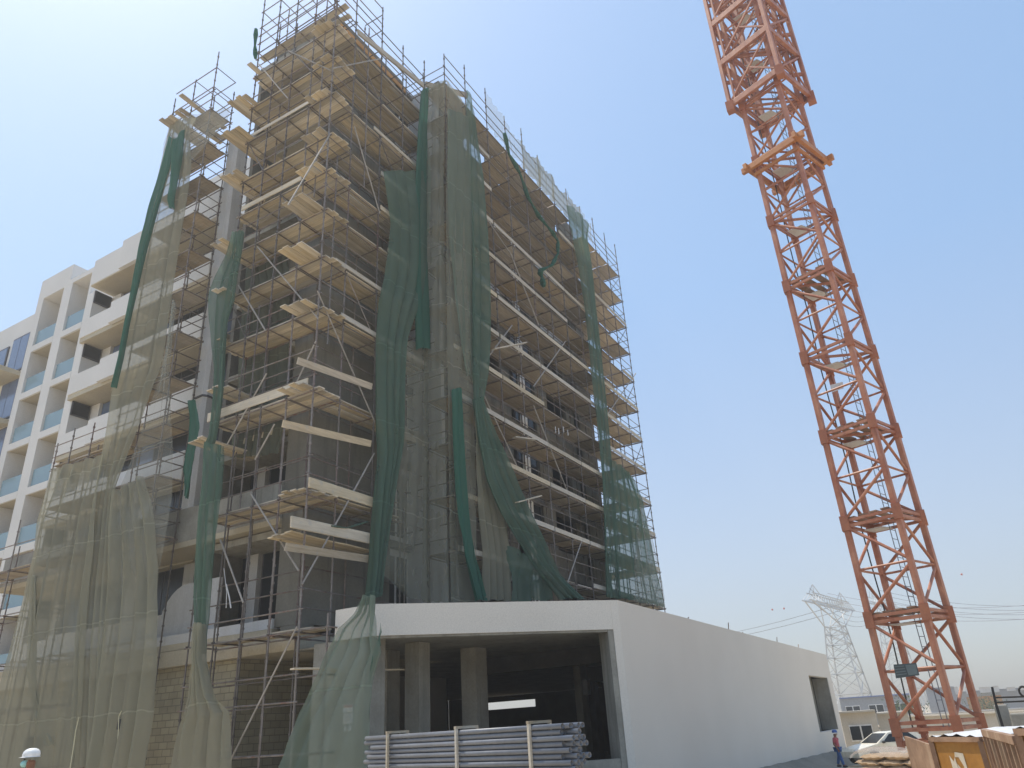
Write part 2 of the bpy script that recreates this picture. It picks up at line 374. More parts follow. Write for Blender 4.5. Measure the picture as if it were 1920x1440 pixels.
# ground storey in blockwork
MB().box(1.5, 1.7, 4.0, 19, 0, 4.1).build('block_wall', M['block'], tw)
MB().box(1.703, 8.0, 4.0, 4.2, 0, 4.1).build('block_wall', M['block'], tw)
MB().box(1.2, 9, 1.4, 19, 4.11, 4.6).build('ground_beam', M['soffit'], tw)
MB().box(1.44, 1.497, 14.1, 15.1, .02, 2.4).build('doorway', M['dark'], tw)  # flat dark slab on the wall; its colour stands in for the opening's shade
MB().box(1.36, 1.9, 1.36, 2.2, 4.604, 4.857).build('corner_wall', M['render'], tw)
# tall white column on the left facade
cl = MB(); cl.prism([(1.40, 7.82), (1.38, 7.36), (1.52, 7.26), (2.10, 7.30), (2.10, 7.82)], 14.06, 27.2); cl.build('white_column', M['white2'], tw)
MB().prism([(1.42, 7.80), (1.40, 7.38), (1.54, 7.28), (2.09, 7.32), (2.09, 7.80)], 9.5, 13.98).build('white_column', M['white2'], tw)
MB().prism([(1.38, 7.84), (1.36, 7.35), (1.51, 7.24), (2.12, 7.28), (2.12, 7.84)], 13.983, 14.057).build('column_joint', M['frame'], tw)
MB().box(3.3, 3.5, 4.72, 7.3, 9.5, 26.6).build('side_wall', M['white2'], tw)
# corner block right-hand windows (white framed) and white return wall
for k in range(8):
    z0 = 4.9 + 3.25 * k
    f = MB().box(5.48, 7.0, 1.75, 1.85, z0 + .1, z0 + 3.0).build('window', M['wframe'], tw)
    MB().box(5.62, 6.2, 1.735, 1.745, z0 + .25, z0 + 2.75).build('pane', M['glass'], f)
    MB().box(6.32, 6.9, 1.735, 1.745, z0 + .25, z0 + 2.75).build('pane', M['glass'], f)
    MB().box(5.48, 7.0, 1.5, 2.3, z0 + 3.003, z0 + 3.248).build('floor_edge', M['render2'], tw)
MB().box(7.03, 7.25, WW, 2.4, 4.6, ROOF + .1).build('return_wall', M['white2'], tw)
# long wing facade: piers and recessed bays per floor
bays = [(7.253, 9.4, 'w'), (9.4, 12.2, 'b'), (12.2, 13.2, 'n'), (13.2, 15.1, 's'), (15.1, 16.4, 'w'), (16.4, 19.2, 'b'), (19.2, 20.2, 'n'), (20.2, XE, 'w')]
for k in range(8):
    z0 = 4.9 + 3.25 * k - .25; z1 = z0 + 3.25
    MB().box(7.256, XE, WW - .06, WW + .5, z0, z0 + .32).build('floor_edge', M['render2'], tw)
    for (a, b, t) in bays:
        if t == 'w': MB().box(a + .003, b - .003, WW, WW + .22, z0 + .323, z1 - .003).build('facade_wall', M['render2' if (k + int(a)) % 3 else 'render'], tw)
        if t == 'b':   # recessed balcony with solid upstand
            MB().box(a, b, WW + .03, WW + .17, z0 + .323, z0 + 1.35).build('parapet', M['white2' if k in (5, 6) else 'render2'], tw)
            f = MB().box(a + .02, b - .02, WW + 1.6, WW + 1.7, z0 + .32, z1).build('window', M['frame'], tw)
            MB().box(a + .15, b - .15, WW + 1.585, WW + 1.595, z0 + .4, z1 - .2).build('pane', M['glass'], f)
            MB().box(a + .001, a + .15, WW + .225, WW + 1.58, z0 + .325, z1 - .002).build('side_wall', M['render2'], tw)
        if t == 'n':
            MB().box(a + .003, b - .003, WW + .3, WW + .5, z0 + .323, z1 - .003).build('facade_wall', M['render'], tw)
        if t == 's':   # window with broad white strip
            f = MB().box(a, b, WW + .12, WW + .2, z0 + .323, z1 - .003).build('window', M['frame'], tw)
            MB().box(a + .06, a + .42, WW + .105, WW + .115, z0 + .4, z1 - .1).build('pane', M['glass'], f)
            MB().box(a + 1.0, b - .06, WW + .105, WW + .115, z0 + .4, z1 - .1).build('pane', M['glass'], f)
            MB().box(a + .42, a + 1.0, WW + .02, WW + .117, z0 + .325, z1 - .01).build('mullion', M['wframe'], f)
MB().box(7.26, XE, WW - .02, WW + .25, ROOF - .25, ROOF + .5).build('parapet', M['render2'], tw)
MB().box(XE - .22, XE + .003, WW + .26, 6.19, 4.61, ROOF).build('end_wall', M['render2'], tw)
MB().box(9, 9.2, 2.5, 6.17, 4.9, ROOF - .4).build('inner_wall', M['render2'], tw)

# ---------------------------------------------------------------- podium annex
pd = empty('podium_annex', (15, -4, 0), 'low white podium annex with a wide dark opening and blank side wall', 'building')
A = Vector((.30, -2.30, 0)); B = Vector((5.31, -7.14, 0)); n_ = (B - A).normalized(); inn = Vector((-n_.y, n_.x, 0))
if inn.dot(Vector((1, 1, 0))) < 0: inn = -inn
T0, T1 = 4.05, 4.86
def q(p, o=0, a=0): v = p + inn * o + n_ * a; return (v.x, v.y)
S = n_; L_ = (B - A).length
MB().prism([(.34, -1.0), (.34, -2.32), q(A), q(A, .35, .15), (.72, -2.1), (.72, -1.0)], T0, T1).build('fascia', M['podwhite'], pd)
MB().prism([q(A, 0, .003), q(B, 0, -.14), q(B, .35, -.14), q(A, .35, .15)], T0, T1).build('fascia', M['podwhite'], pd)
# side wall with window opening
WY = -7.2
def wbox(x0, x1, z0, z1, mk='podwhite', nm='side_wall'): MB().box(x0, x1, WY, WY + .35, z0, z1).build(nm, M[mk], pd)
MB().prism([q(B, 0, -.137), (5.38, WY), (5.9, WY), (5.9, WY + .35), q(B, .35, -.137)], -.8, T1).build('corner_wall', M['podwhite'], pd)
wbox(5.903, 31.4, -.8, T1); wbox(31.403, 37.2, 3.45, T1); wbox(31.403, 37.2, -.8, .56); wbox(37.203, 38.6, -.8, T1)
MB().box(31.42, 31.5, WY + .02, WY + .9, .563, 3.447).build('window_reveal', M['concrete'], pd)
MB().box(37.1, 37.2, WY + .02, WY + .9, .563, 3.447).build('window_reveal', M['concrete'], pd)
MB().box(31.41, 37.19, WY + .95, WY + 1.1, .3, 3.8).build('inner_wall', M['concrete'], pd)
# opening jamb, sill, soffit, deck
MB().prism([q(B, .02, -.30), q(B, .02, -.142), q(B, .75, -.142), q(B, .75, -.30)], -.2, T0 - .003).build('jamb', M['concrete'], pd)
MB().prism([q(A, .06, .5), q(B, .06, -.303), q(B, .3, -.303), q(A, .3, .5)], -.2, .76).build('sill_wall', M['concrete'], pd)
MB().prism([q(A, .353, .3), q(B, .353, -.2), (5.9, WY + .353), (38.2, WY + .353), (38.2, 22.1), (8.7, 22.1), (8.7, 1.39), (1.25, 1.39), (1.25, -1.5)], 4.06, 4.104).build('roof_slab', M['concrete'], pd)
MB().prism([q(A, .05, .16), q(B, .03, -.31), q(B, .34, -.31), q(A, .34, .16)], T0 - .06, T0 - .003).build('beam', M['concrete'], pd)
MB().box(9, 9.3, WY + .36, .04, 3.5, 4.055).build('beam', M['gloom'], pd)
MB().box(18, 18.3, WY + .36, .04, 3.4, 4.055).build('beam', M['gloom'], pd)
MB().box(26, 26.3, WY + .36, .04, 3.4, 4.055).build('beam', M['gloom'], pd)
# entrance pier and inner columns
MB().box(.40, 1.2, -2.05, -.2, -.2, T0 - .003).build('entrance_pier', M['concrete'], pd)
def column(x0, x1, y0, y1):
    o = MB().box(x0, x1, y0, y1, -.2, T0 - .003).build('column', M['concrete'], pd); return o
column(3.4, 4.0, -.3, .3); column(2.49, 3.0, -2.2, -1.7); column(5.3, 5.95, -2.25, -1.7)

for (a_, b_) in ((9.5, 8.5), (17, 9.2), (25, 3.0), (32, 5), (30, -1)): MB().box(a_, a_ + .6, b_, b_ + .7, -.2, T0 - .003).build('column', M['gloom'], pd)  # deeper columns take the concrete with the shade painted in
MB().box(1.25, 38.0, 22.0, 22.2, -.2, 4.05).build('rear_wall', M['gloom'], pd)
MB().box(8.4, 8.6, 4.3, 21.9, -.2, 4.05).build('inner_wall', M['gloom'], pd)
# far end wall with the bright slot
c1, c2 = onu(915, 1318, 38.2), onu(1006, 1316, 38.2); ztop = c1.z; zb = onu(1000, 1325, 38.2).z
yl, yr = max(c1.y, c2.y), min(c1.y, c2.y)
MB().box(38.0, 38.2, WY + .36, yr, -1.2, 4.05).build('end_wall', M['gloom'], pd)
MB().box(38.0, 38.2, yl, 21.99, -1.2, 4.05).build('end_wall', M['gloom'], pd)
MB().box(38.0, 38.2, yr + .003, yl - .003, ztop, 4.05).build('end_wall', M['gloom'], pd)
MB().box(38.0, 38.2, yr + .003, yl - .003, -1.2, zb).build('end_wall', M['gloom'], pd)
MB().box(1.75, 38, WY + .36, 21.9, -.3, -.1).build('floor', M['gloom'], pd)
# meter box on the inner wall
p = atd(1104, 1288, 33); one('meter_box', MB().box(p.x - .15, p.x + .15, p.y, p.y + .2, p.z - .28, p.z + .28), M['grey'], 'small grey meter box hanging in the dark podium interior', 'meter box')
MB().box(p.x - .3, p.x + .3, p.y + .2, p.y + .5, -.2, 4.05).build('column', M['concrete'], pd)
# notices on the entrance pier
for i, (x_, y_, ww, hh) in enumerate([(653, 1328, 17, 14), (653, 1347, 17, 18), (652, 1366, 13, 9)]):
    a, b = onu(x_ - ww / 2, y_ - hh / 2, .385), onu(x_ + ww / 2, y_ + hh / 2, .385)
    o = MB().box(.38, .39, min(a.y, b.y), max(a.y, b.y), b.z, a.z)
    r_ = one('notice', o, M['paper'], ['white notice with a red heading taped to the entrance pier', 'larger white notice below the red-headed one', 'small grey notice, lowest on the entrance pier'][i], 'notice')
    lines = MB(); y0, y1 = min(a.y, b.y), max(a.y, b.y); hgt = a.z - b.z
    if i == 0: lines.box(.375, .3795, y0 + .02, y1 - .02, a.z - hgt * .38, a.z - hgt * .12)
    else:
        for j in range(5): lines.box(.375, .3795, y0 + .02, y1 - .02 - .03 * (j % 2), a.z - hgt * (.15 + .15 * j) - .008, a.z - hgt * (.15 + .15 * j))
    off = r_.location.copy(); me = bpy.data.meshes.new('print'); me.from_pydata([tuple(Vector(v) - off) for v in lines.v], [], lines.f)
    me.materials.append(M['redink' if i == 0 else 'grey']); o2 = bpy.data.objects.new('print', me); COL.objects.link(o2); o2.parent = r_
for i, (x_, y_, l) in enumerate([(1290, 1157, .12), (1366, 1168, .34), (1393, 1184, .1), (1457, 1190, .3), (1497, 1201, .25)]):
    a = onv(x_, y_ + 14, WY + .1); a.z = 4.83
    one('rebar', MB().tube(a, a + Vector((.25, .02, l)), .02, 5), M['rust'], 'rusty rebar end %s sticking up behind the side wall top' % ['nearest the scaffold', 'leaning, tallest of those', 'shortest one midway', 'leaning, second from the far end', 'nearest the far end'][i], 'rebar', 'rebar ends on the podium wall')

# ---------------------------------------------------------------- finished white neighbour
nb = empty('white_apartment_block', (8, 28, 0), 'finished white apartment block with recessed balconies and blue glass', 'building')
NU = 4.8
NF = [24.25 - 3.2 * k for k in range(8)]
# balcony boxes to the right (near) part
for k, z in enumerate(NF):
    MB().box(2.7, NU + 1.2, 8.5, 19.6, z - .25 if k else z - .05, z).build('balcony_slab', M['soffit'], nb)
    MB().box(2.66, 2.85, 8.5, 19.6, z + .003 - (.0), z + 1.05 + (.5 if k == 0 else 0)).build('balcony_parapet', M['white'], nb)
    MB().box(2.45, 2.655, 9.5, 16.9, z - .1, z + 1.12 + (.5 if k == 0 else 0)).build('balcony_parapet', M['white'], nb)
    if k: 
        f = MB().box(2.87, 3.78, 19.37, 19.425, z + 2.2, z + 2.93).build('strip_window', M['frame'], nb)
        MB().box(2.92, 3.72, 19.36, 19.368, z + 2.26, z + 2.88).build('pane', M['glass'], f)
        MB().box(2.853, NU - .01, 19.43, 19.6, z + .003, z + 2.95).build('end_wall', M['white'], nb)
        f = MB().box(3.95, 4.05, 9, 18.6, z + .1, z + 2.93).build('window_wall', M['frame'], nb)
        for j in range(8): MB().box(3.935, 3.945, 9.05 + j * 1.2, 10.18 + j * 1.2, z + .2, z + 2.88).build('pane', M['bluewin' if j % 3 == 1 else 'glass'], f)
        MB().box(3.80, 4.3, 18.61, 19.29, z + .005, z + 2.94).build('pier', M['white'], nb)
MB().box(NU, 16, 6.5, 23.7, 0, 26.3).build('wall', M['white'], nb)
# upper set-back storey
MB().box(NU + .6, 16, 6.5, 17.6, 26.303, 30.9).build('upper_storey', M['white'], nb)
f = MB().box(NU + .55, NU + .598, 12, 17.2, 28.0, 28.35).build('strip_window', M['bluewin'], nb)
# loggia block: frame of piers and slabs with recesses
def loggia(y0, y1, top, zs):
    for i, z in enumerate(zs):
        zt = zs[i - 1] - .35 if i else top
        fr = MB().box(NU + 1.7, NU + 1.8, y0, y1, z, zt).build('loggia_back', M['white'], nb)
        MB().box(NU, NU + 1.7, y0, y1, z - .35, z).build('loggia_slab', M['soffit'], nb)
        MB().box(NU - .01, NU + .1, y0, y1, z - .352, z + .06).build('loggia_kerb', M['white'], nb)
        MB().box(NU + .12, NU + .14, y0 + .03, y1 - .03, z + .063, z + 1.1).build('balustrade', M['balus'], nb)
        MB().box(NU + 1.68, NU + 1.695, y0 + .5, y1 - .2, z + .06, z + 2.2).build('pane', M['bluewin'], fr)
ZS = [24.45 - 3.2 * k for k in range(8)]
loggia(23.9, 25.85, 27.9, ZS); loggia(26.75, 28.95, 27.9, ZS)
MB().box(NU + .3, 16, 29.603, 30.0, 0, 27.4).build('wall', M['white'], nb)
for (a, b, t) in ((25.85, 26.75, 27.9), (28.95, 29.6, 27.9)): MB().box(NU, NU + 1.69, a + .003, b - .003, 0, t).build('pier', M['white'], nb)
MB().box(NU + .003, NU + 1.69, 23.703, 23.897, 0, 27.9).build('pier', M['white'], nb)
MB().box(NU - .003, 12, 26.2, 29.6, 27.903, 29.4).build('roof_block', M['white'], nb)
MB().box(NU - .002, 12, 23.75, 26.197, 27.903, 28.25).build('roof_block', M['white'], nb)
MB().box(NU + 1.81, 16, 23.71, 29.6, 0, 27.9).build('wall', M['white'], nb)
# far left wall with windows
MB().box(NU + .3, 16, 30.003, 60, 0, 27.4).build('wall', M['white'], nb)
for k in range(7):
    z = 23.4 - 3.2 * k
    f = MB().box(NU + .22, NU + .297, 30.05, 31.95, z, z + 2.6).build('window', M['frame'], nb)
    MB().box(NU + .205, NU + .215, 30.1, 31.0, z + .1, z + 2.5).build('pane', M['bluewin'], f)
    MB().box(NU + .205, NU + .215, 31.05, 31.9, z + .1, z + 2.5).build('pane', M['bluewin'], f)
    f = MB().box(NU + .22, NU + .297, 32.4, 36.5, z - .05, z + 2.3).build('window', M['frame'], nb)
    MB().box(NU + .205, NU + .215, 32.5, 36.4, z + .1, z + 2.2).build('pane', M['bluewin'], f)
    MB().box(NU - 1.0, NU + .297, 30.05, 40, z - .5, z - .2).build('balcony_slab', M['soffit'], nb)
    MB().box(NU - 1.0, NU - .97, 32.2, 40, z - .197, z + .9).build('balustrade', M['balus'], nb)

# ---------------------------------------------------------------- scaffolds
def pole_mb(x, y, z0, z1, r=.026, cups=True):
    mb_ = MB().tube((x, y, z0), (x, y, z1), r, 7)
    if cups:
        z = z0 + .35 + random.random() * .1
        while z < z1 - .05:
            mb_.tube((x, y, z - .03), (x, y, z + .03), r * 1.75, 6); z += .5
    return mb_
def dcam(o): return (Vector(o) - CAM).length
def many(root, nm, segs, r, mat, limit=100):
    segs = sorted(segs, key=lambda s: dcam((Vector(s[0]) + Vector(s[1])) / 2))
    for s in segs[:limit]: MB().tube(s[0], s[1], r, 6).build(nm, mat, root)
    if len(segs) > limit:
        mb_ = MB()
        for s in segs[limit:]: mb_.tube(s[0], s[1], r, 5)
        tag(mb_.build(nm, mat, root), kind='stuff')
J = lambda a=.02: random.uniform(-a, a)

# corner scaffold
s1 = empty('scaffold_tower', (0, 0, 0), 'corner scaffold tower of rusty tubes at the near edge of the grey tower', 'scaffold')
LY = [0, 1.17, 2.33, 3.46, 4.6]; RX = [1.2, 2.85, 4.35, 5.86]; INN = 1.02
ZC = [4.45, 8.35, 11.7, 14.65, 16.7, 18.7, 20.45, 22.15, 24.2, 26.1, 27.9, 29.35]
for y in LY:
    top = {0: 33.2, 1.17: 32.6, 2.33: 32.4, 3.46: 33.0, 4.6: 32.9}[y]
    pole_mb(0 + J(), y, ground_z(0, y), top).build('pole', M['steel'], s1)
    if y: pole_mb(INN, y + J(), 0, 31.2 + random.random()).build('pole', M['steel'], s1)
for x in RX:
    top = {1.2: 32.6, 2.85: 32.0, 4.35: 31.0, 5.86: 30.6}[x]
    pole_mb(x, J(), ground_z(x, 0) if x < 1.25 else 4.9, top).build('pole', M['steel'], s1)
    if x > 1.5: pole_mb(x + J(), INN, 4.9, 30.6 + random.random()).build('pole', M['steel'], s1)
pole_mb(INN, INN, 0, 31.5).build('pole', M['steel'], s1)
for (x_, y_, z0_, z1_) in ((.5, 0, 13.5, 21.5), (0, .55, 19.5, 30.6), (2.0, 0, 21.0, 29.8), (3.6, 0, 9.0, 17.5), (0, 2.9, 8.4, 15.8), (.5, 3.46, 22.5, 31.8)): pole_mb(x_, y_, z0_, z1_, .024).build('pole', M['steel'], s1)
for (x_, y_) in ((0, -1.05), (1.3, -1.1)): pole_mb(x_, y_, 0, 4.75).build('pole', M['steel'], s1)
led, tra, gr = [], [], []
random.seed(4)
for k, z in enumerate(ZC):
    e = z - .06
    led += [((0, -.15, e), (0, 4.75, e)), ((INN, 0, e), (INN, 4.7, e)), ((-.15, 0, e - .03), (5.95, 0, e - .03)), ((0, INN, e - .03), (5.95, INN, e - .03))]
    tra += [((-.08, y, e + .03), (INN + .1, y, e + .03)) for y in LY[1:]] + [((x, -.08, e), (x, INN + .1, e)) for x in RX]
    hts = (.55, 1.05) if k not in (2,) else (.5, 1.0, 1.5)
    for h in hts:
        if random.random() < .06: continue
        gr += [((0, -.1, z + h + J()), (0, 4.72, z + h + J())), ((-.1, 0, z + h + .05 + J()), (5.95, 0, z + h + J()))]
for z in (1.35, 2.6, 3.3): led += [((0, -.1, z), (0, 4.7, z + J(.05))), ((INN, 0, z), (INN, 4.7, z))]
for z in (1.35, 3.2): led += [((0, -1.05, z), (1.3, -1.1, z)), ((0, 0, z), (0, -1.05, z)), ((1.3, 0, z), (1.3, -1.1, z))]
led += [((0, -1.05, 4.4), (1.3, -1.1, 4.4)), ((0, 0, 4.4), (0, -1.05, 4.4)), ((1.3, 0, 4.4), (1.3, -1.1, 4.4))]
for k in range(len(ZC) - 1):
    zm_ = (ZC[k] + ZC[k + 1]) / 2 + J(.1)
    gr += [((INN, .9, zm_), (INN, 4.7, zm_)), ((.9, INN, zm_ + .1), (5.9, INN, zm_ + .1))]
    if k > 1 and k % 2: gr += [((0, LY[k % 4], ZC[k]), (0, LY[k % 4 + 1], ZC[k + 1])), ((RX[k % 3], 0, ZC[k + 1]), (RX[k % 3 + 1], 0, ZC[k]))]
for z in (30.9, 31.9):
    gr += [((0, 0, z), (0, 4.7, z)), ((0, 0, z), (2.85, 0, z)), ((INN, INN, z), (INN, 4.7, z)), ((0, 4.6, z), (INN, 4.6, z)), ((0, 1.17, z), (INN, 1.17, z)), ((0, 2.33, z), (INN, 2.33, z)), ((0, 3.46, z), (INN, 3.46, z)), ((2.85, 0, z - .4), (2.85, INN, z - .4))]
many(s1, 'ledger', led, .024, M['steel']); many(s1, 'transom', tra, .024, M['steel']); many(s1, 'guard_rail', gr, .022, M['steel'])
for (a, b) in [((483, 463), (597, 598)), ((447, 535), (498, 620)), ((592, 640), (555, 720)), ((500, 700), (425, 835)), ((470, 925), (560, 1070)), ((557, 1175), (430, 1430)), ((413, 1012), (456, 1130)), ((515, 795), (478, 862)), ((540, 95), (620, 132)), ((485, 120), (540, 185))]:
    MB().tube(onu(*a, -.06), onu(*b, -.06), .028, 6).build('brace', M['steel_pale'], s1)
for (a, b) in [((595, 545), (703, 792)), ((702, 850), (628, 985)), ((620, 1000), (567, 1095)), ((664, 236), (712, 400)), ((625, 128), (713, 110)), ((620, 250), (540, 385))]:
    MB().tube(onv(*a, -.06), onv(*b, -.06), .028, 6).build('brace', M['steel_pale'], s1)

# planks
def plank_mesh(L, along, w_=.225, t=.042, seed=0):
    random.seed(seed); mb_ = MB(); n = 6; rows = []
    for i in range(n):
        a0 = -L / 2 + L * i / n; a1 = -L / 2 + L * (i + 1) / n
        s0 = .012 * math.sin(i * 1.3 + seed); s1_ = .012 * math.sin((i + 1) * 1.3 + seed)
        P = [(a0, -w_ / 2, s0), (a0, w_ / 2, s0), (a1, w_ / 2, s1_), (a1, -w_ / 2, s1_)]
        if along == 'y': P = [(-b, a, c) for a, b, c in P]
        mb_.hexa([P[0], P[3], P[2], P[1]] and [P[0], P[1], P[2], P[3]][::1] + [(x, y, z + t) for x, y, z in P])
    me = bpy.data.meshes.new('scaffold_plank'); me.from_pydata(mb_.v, [], mb_.f)
    bm = bmesh.new(); bm.from_mesh(me); bmesh.ops.remove_doubles(bm, verts=bm.verts, dist=1e-4); bmesh.ops.recalc_face_normals(bm, faces=bm.faces); bm.to_mesh(me); bm.free()
    me.materials.append(M['plank' if along == 'x' else 'plank_y']); return me
PM = {}
def plank(cx, cy_, z, L, along, label, group, rz=0, tilt=0, roll=0):
    key = (round(L * 2) / 2, along, random.randrange(3))
    st = random.getstate()
    if key not in PM: PM[key] = plank_mesh(key[0], along, .225 + .02 * key[2], .04, key[2])
    random.setstate(st)
    o = bpy.data.objects.new('scaffold_plank', PM[key]); COL.objects.link(o)
    o.location = (cx, cy_, z); o.rotation_euler = (tilt if along == 'y' else roll, -tilt if along == 'x' else roll, rz)
    return tag(o, label, 'plank', group)
random.seed(11)
for k, z in enumerate(ZC[1:]):
    nm = ORD[k]
    lab = 'timber plank of the %s deck on the left face of the corner scaffold' % nm
    gp = 'planks of the %s deck, left face' % nm
    full = k not in (1,)
    for i in range(4):
        if k == 10 and i == 2: continue
        x = .14 + i * .26 + J(.015)
        over = random.choice([0, .05, .12, .2]); L = 4.75 + over
        if k == 10 and i in (0, 3): continue
        plank(x, L / 2 - .12, z + J(.006), L, 'y', lab, gp, J(.006), J(.003), J(.02))
    OV = {9: (-.5, 1), 8: (-.65, 4), 7: (-.85, 4), 6: (-.55, 4), 4: (-.8, 3), 3: (-.6, 2), 2: (-.45, 1)}
    if k in OV:
        for j in range(OV[k][1]):
            x0 = OV[k][0] + J(.12); L = random.choice([2.0, 2.5]); plank(x0 + L / 2, 4.38 + j * .25 + J(.02), z + .05 + J(.01), L, 'x', 'short plank overhanging the open left end of the %s corner deck' % nm, 'overhanging planks of the %s deck' % nm, J(.03), J(.01))
    lab = 'timber plank of the %s deck on the street face of the corner scaffold' % nm
    gp = 'planks of the %s deck, street face' % nm
    n4 = 0 if k == 10 else 4
    base_ = random.choice([-.9, -.75, -.6, -.4]) if 2 <= k <= 6 else random.choice([-.3, -.15, -.45])
    for i in range(n4):
        y = .14 + i * .26 + J(.015); st_ = base_ + J(.09)
        L = 3.9 if k % 2 else 4.4
        plank(st_ + L / 2, y, z + .055 + J(.008), L, 'x', lab, gp, J(.008), J(.004), J(.02))
        if k == 0: continue
        L2 = 2.8; plank(5.95 - L2 / 2 + J(.08), y + J(.02), z + .10 + J(.01), L2, 'x', lab, gp, J(.01), J(.005), J(.02))
# low deck by the podium
for i in range(3): plank(.2 + .27 * i, 1.9, 4.44, 4.5, 'y', 'thin plank of the low walkway beside the block wall', 'planks of the low walkway', J(.01))
plank(1.1, -1.2, 3.32, 4.0, 'x', 'single plank tied across the tubes below the podium fascia', None, -.25)
# loose cross planks seen between decks
for (a, b, pl_, lab) in [((558, 676), (697, 725), 'v', 'single loose plank across the tubes under the wide bare pier'), ((530, 794), (695, 832), 'v', 'single loose plank one lift above the rolled toe board'), ((535, 1025), (690, 1048), 'v', 'thin plank tied just under the lowest corner deck'),
                         ((755, 815), (803, 834), 'v', 'short plank poking out through the sheer netting')]:
    p0, p1 = onv(*a, -.12), onv(*b, -.12)
    one('scaffold_plank', MB().bar(p0, p1, .22, .045, (0, 1, 0.35)), M['plank'], lab, 'plank')
for (a, b, yy, nn, lab) in [((395, 733), (500, 771), 4.5, 3, 'planks crossing the open left end of the corner scaffold above its second deck'), ((352, 829), (470, 857), 5.0, 3, 'plank ends reaching left where the green strip is tied')]:
    p0, p1 = onv(*a, yy), onv(*b, yy); p1.z = p0.z
    for i in range(nn): plank((p0.x + p1.x) / 2 + J(.15), yy - .3 * i, p0.z + J(.02), round((p1 - p0).length * 2) / 2, 'x', lab, lab, J(.03))
# toe boards on the corner scaffold
def toe(p, q, z, along, label, h=.2, grp=None):
    mb_ = MB().box(p, q, -.09, -.055, z, z + h) if along == 'x' else MB().box(-.09, -.055, p, q, z, z + h)
    return one('toe_board', mb_, M['toe' if along == 'x' else 'toe_y'], label, 'toe board', grp)
for (p_, q_, k, al, h) in [(.2, 4.9, 2, 'y', .32), (1.2, 4.4, 6, 'y', .2), (2.9, 5.8, 6, 'x', .2), (2.9, 5.8, 7, 'x', .2), (3.4, 5.8, 5, 'x', .2), (1.0, 5.8, 3, 'x', .18), (.6, 5.8, 4, 'x', .16), (2.4, 5.7, 8, 'x', .16), (.3, 4.7, 8, 'y', .14)]:
    toe(p_, q_, ZC[k] + .1, al, 'pale toe board edging the %s deck of the corner scaffold, %s face' % (ORD[k - 1], 'left' if al == 'y' else 'street'), h)
# thick padded edge boards near the bottom
one('edge_board', MB().box(-.05, 2.9, -.12, -.05, 8.45, 8.78), M['toe'], 'thick pale edge board on the lowest street-face corner deck', 'toe board', bevel=.02)
one('edge_board', MB().bar(onv(545, 978, -.14), onv(695, 1010, -.14), .07, .34, (0, 0, 1)), M['toe'], 'thick pale board rolled outward below the lowest deck', 'toe board', bevel=.02)
for i in range(4): plank(1.3 + J(.1), .15 + .26 * i, 7.05, 3.6, 'x', 'plank of the half deck just below the lowest corner deck', 'planks of the half deck', J(.01))
# long diagonal beam at the roof
one('timber_beam', MB().bar(onv(671, 60, -.08), onv(797, 163, -.08), .08, .26, (0, 0, 1)), M['plank'], 'long raking timber beam at the roof line of the corner scaffold', 'beam')
one('timber_beam', MB().bar((5.95, -.1, 29.9), (7.9, -1.2, 30.2), .1, .28, (0, 0, 1)), M['plank'], 'shorter beam continuing the roof line behind the sheer netting', 'beam')
one('scaffold_plank', MB().bar(onu(497, 112, .75), onu(657, 29, .75), .22, .05), M['plank'], 'long plank poking out beyond the roof corner', 'plank')

# netted left scaffold
s2 = empty('scaffold_tower', (0, 10, 0), 'left scaffold behind olive netting, tall beside the white column and low beyond', 'scaffold')
TY = [7.45, 8.9, 10.3]; LOW = [11.9, 13.25, 14.3, 15.9, 17.7, 19.5]; UI = 1.08
ZN = [8.4, 10.5, 12.45, 14.35, 16.3, 18.2, 20.1, 22.0, 23.9, 25.8, 27.7]
for i, y in enumerate(TY):
    pole_mb(0, y, 0, [31.2, 30.3, 29.9][i]).build('pole', M['steel'], s2); pole_mb(UI, y, 0, [29.6, 30.2, 29.5][i]).build('pole', M['steel'], s2)
for i, y in enumerate(LOW):
    t = [13.6, 13.7, 13.3, 10.4, 10.2, 10.3][i]; pole_mb(0, y, 0, t).build('pole', M['steel'], s2); pole_mb(UI, y, 0, t - .4).build('pole', M['steel'], s2)
led, tra, gr = [], [], []
for k, z in enumerate(ZN):
    led += [((0, 7.3, z - .06), (0, 10.45, z - .06)), ((UI, 7.3, z - .06), (UI, 10.45, z - .06))]
    tra += [((-.08, y, z - .03), (UI + .1, y, z - .03)) for y in TY]
    for h in (.55, 1.05): gr += [((0, 7.3, z + h), (0, 10.45, z + h)), ((0, 7.45, z + h), (UI, 7.45, z + h)), ((UI, 7.3, z + h), (UI, 10.45, z + h))]
for z in (1.4, 3.3, 4.9, 6.7, 8.4, 10.3, 12.2):
    y1 = 19.8 if z < 9 else 14.5
    led += [((0, 10.2, z - .06), (0, y1, z - .06)), ((UI, 10.2, z - .06), (UI, y1, z - .06))]
    led += [((0, 7.3, z - .06), (0, 10.4, z - .06))] if z < 8 else []
    if z > 8:
        for h in (.5, 1.0): gr += [((0, 10.2, z + h), (0, y1, z + h))]
    tra += [((-.08, y, z - .03), (UI + .1, y, z - .03)) for y in LOW if y < y1]
for z in (29.0, 30.2): gr += [((0, 7.45, z), (0, 10.3, z)), ((0, 8.9, z), (UI, 8.9, z)), ((0, 7.45, z), (UI, 7.45, z)), ((UI, 7.45, z), (UI, 8.9, z))]
many(s2, 'ledger', led, .024, M['steel']); many(s2, 'transom', tra, .024, M['steel']); many(s2, 'guard_rail', gr, .022, M['steel'])
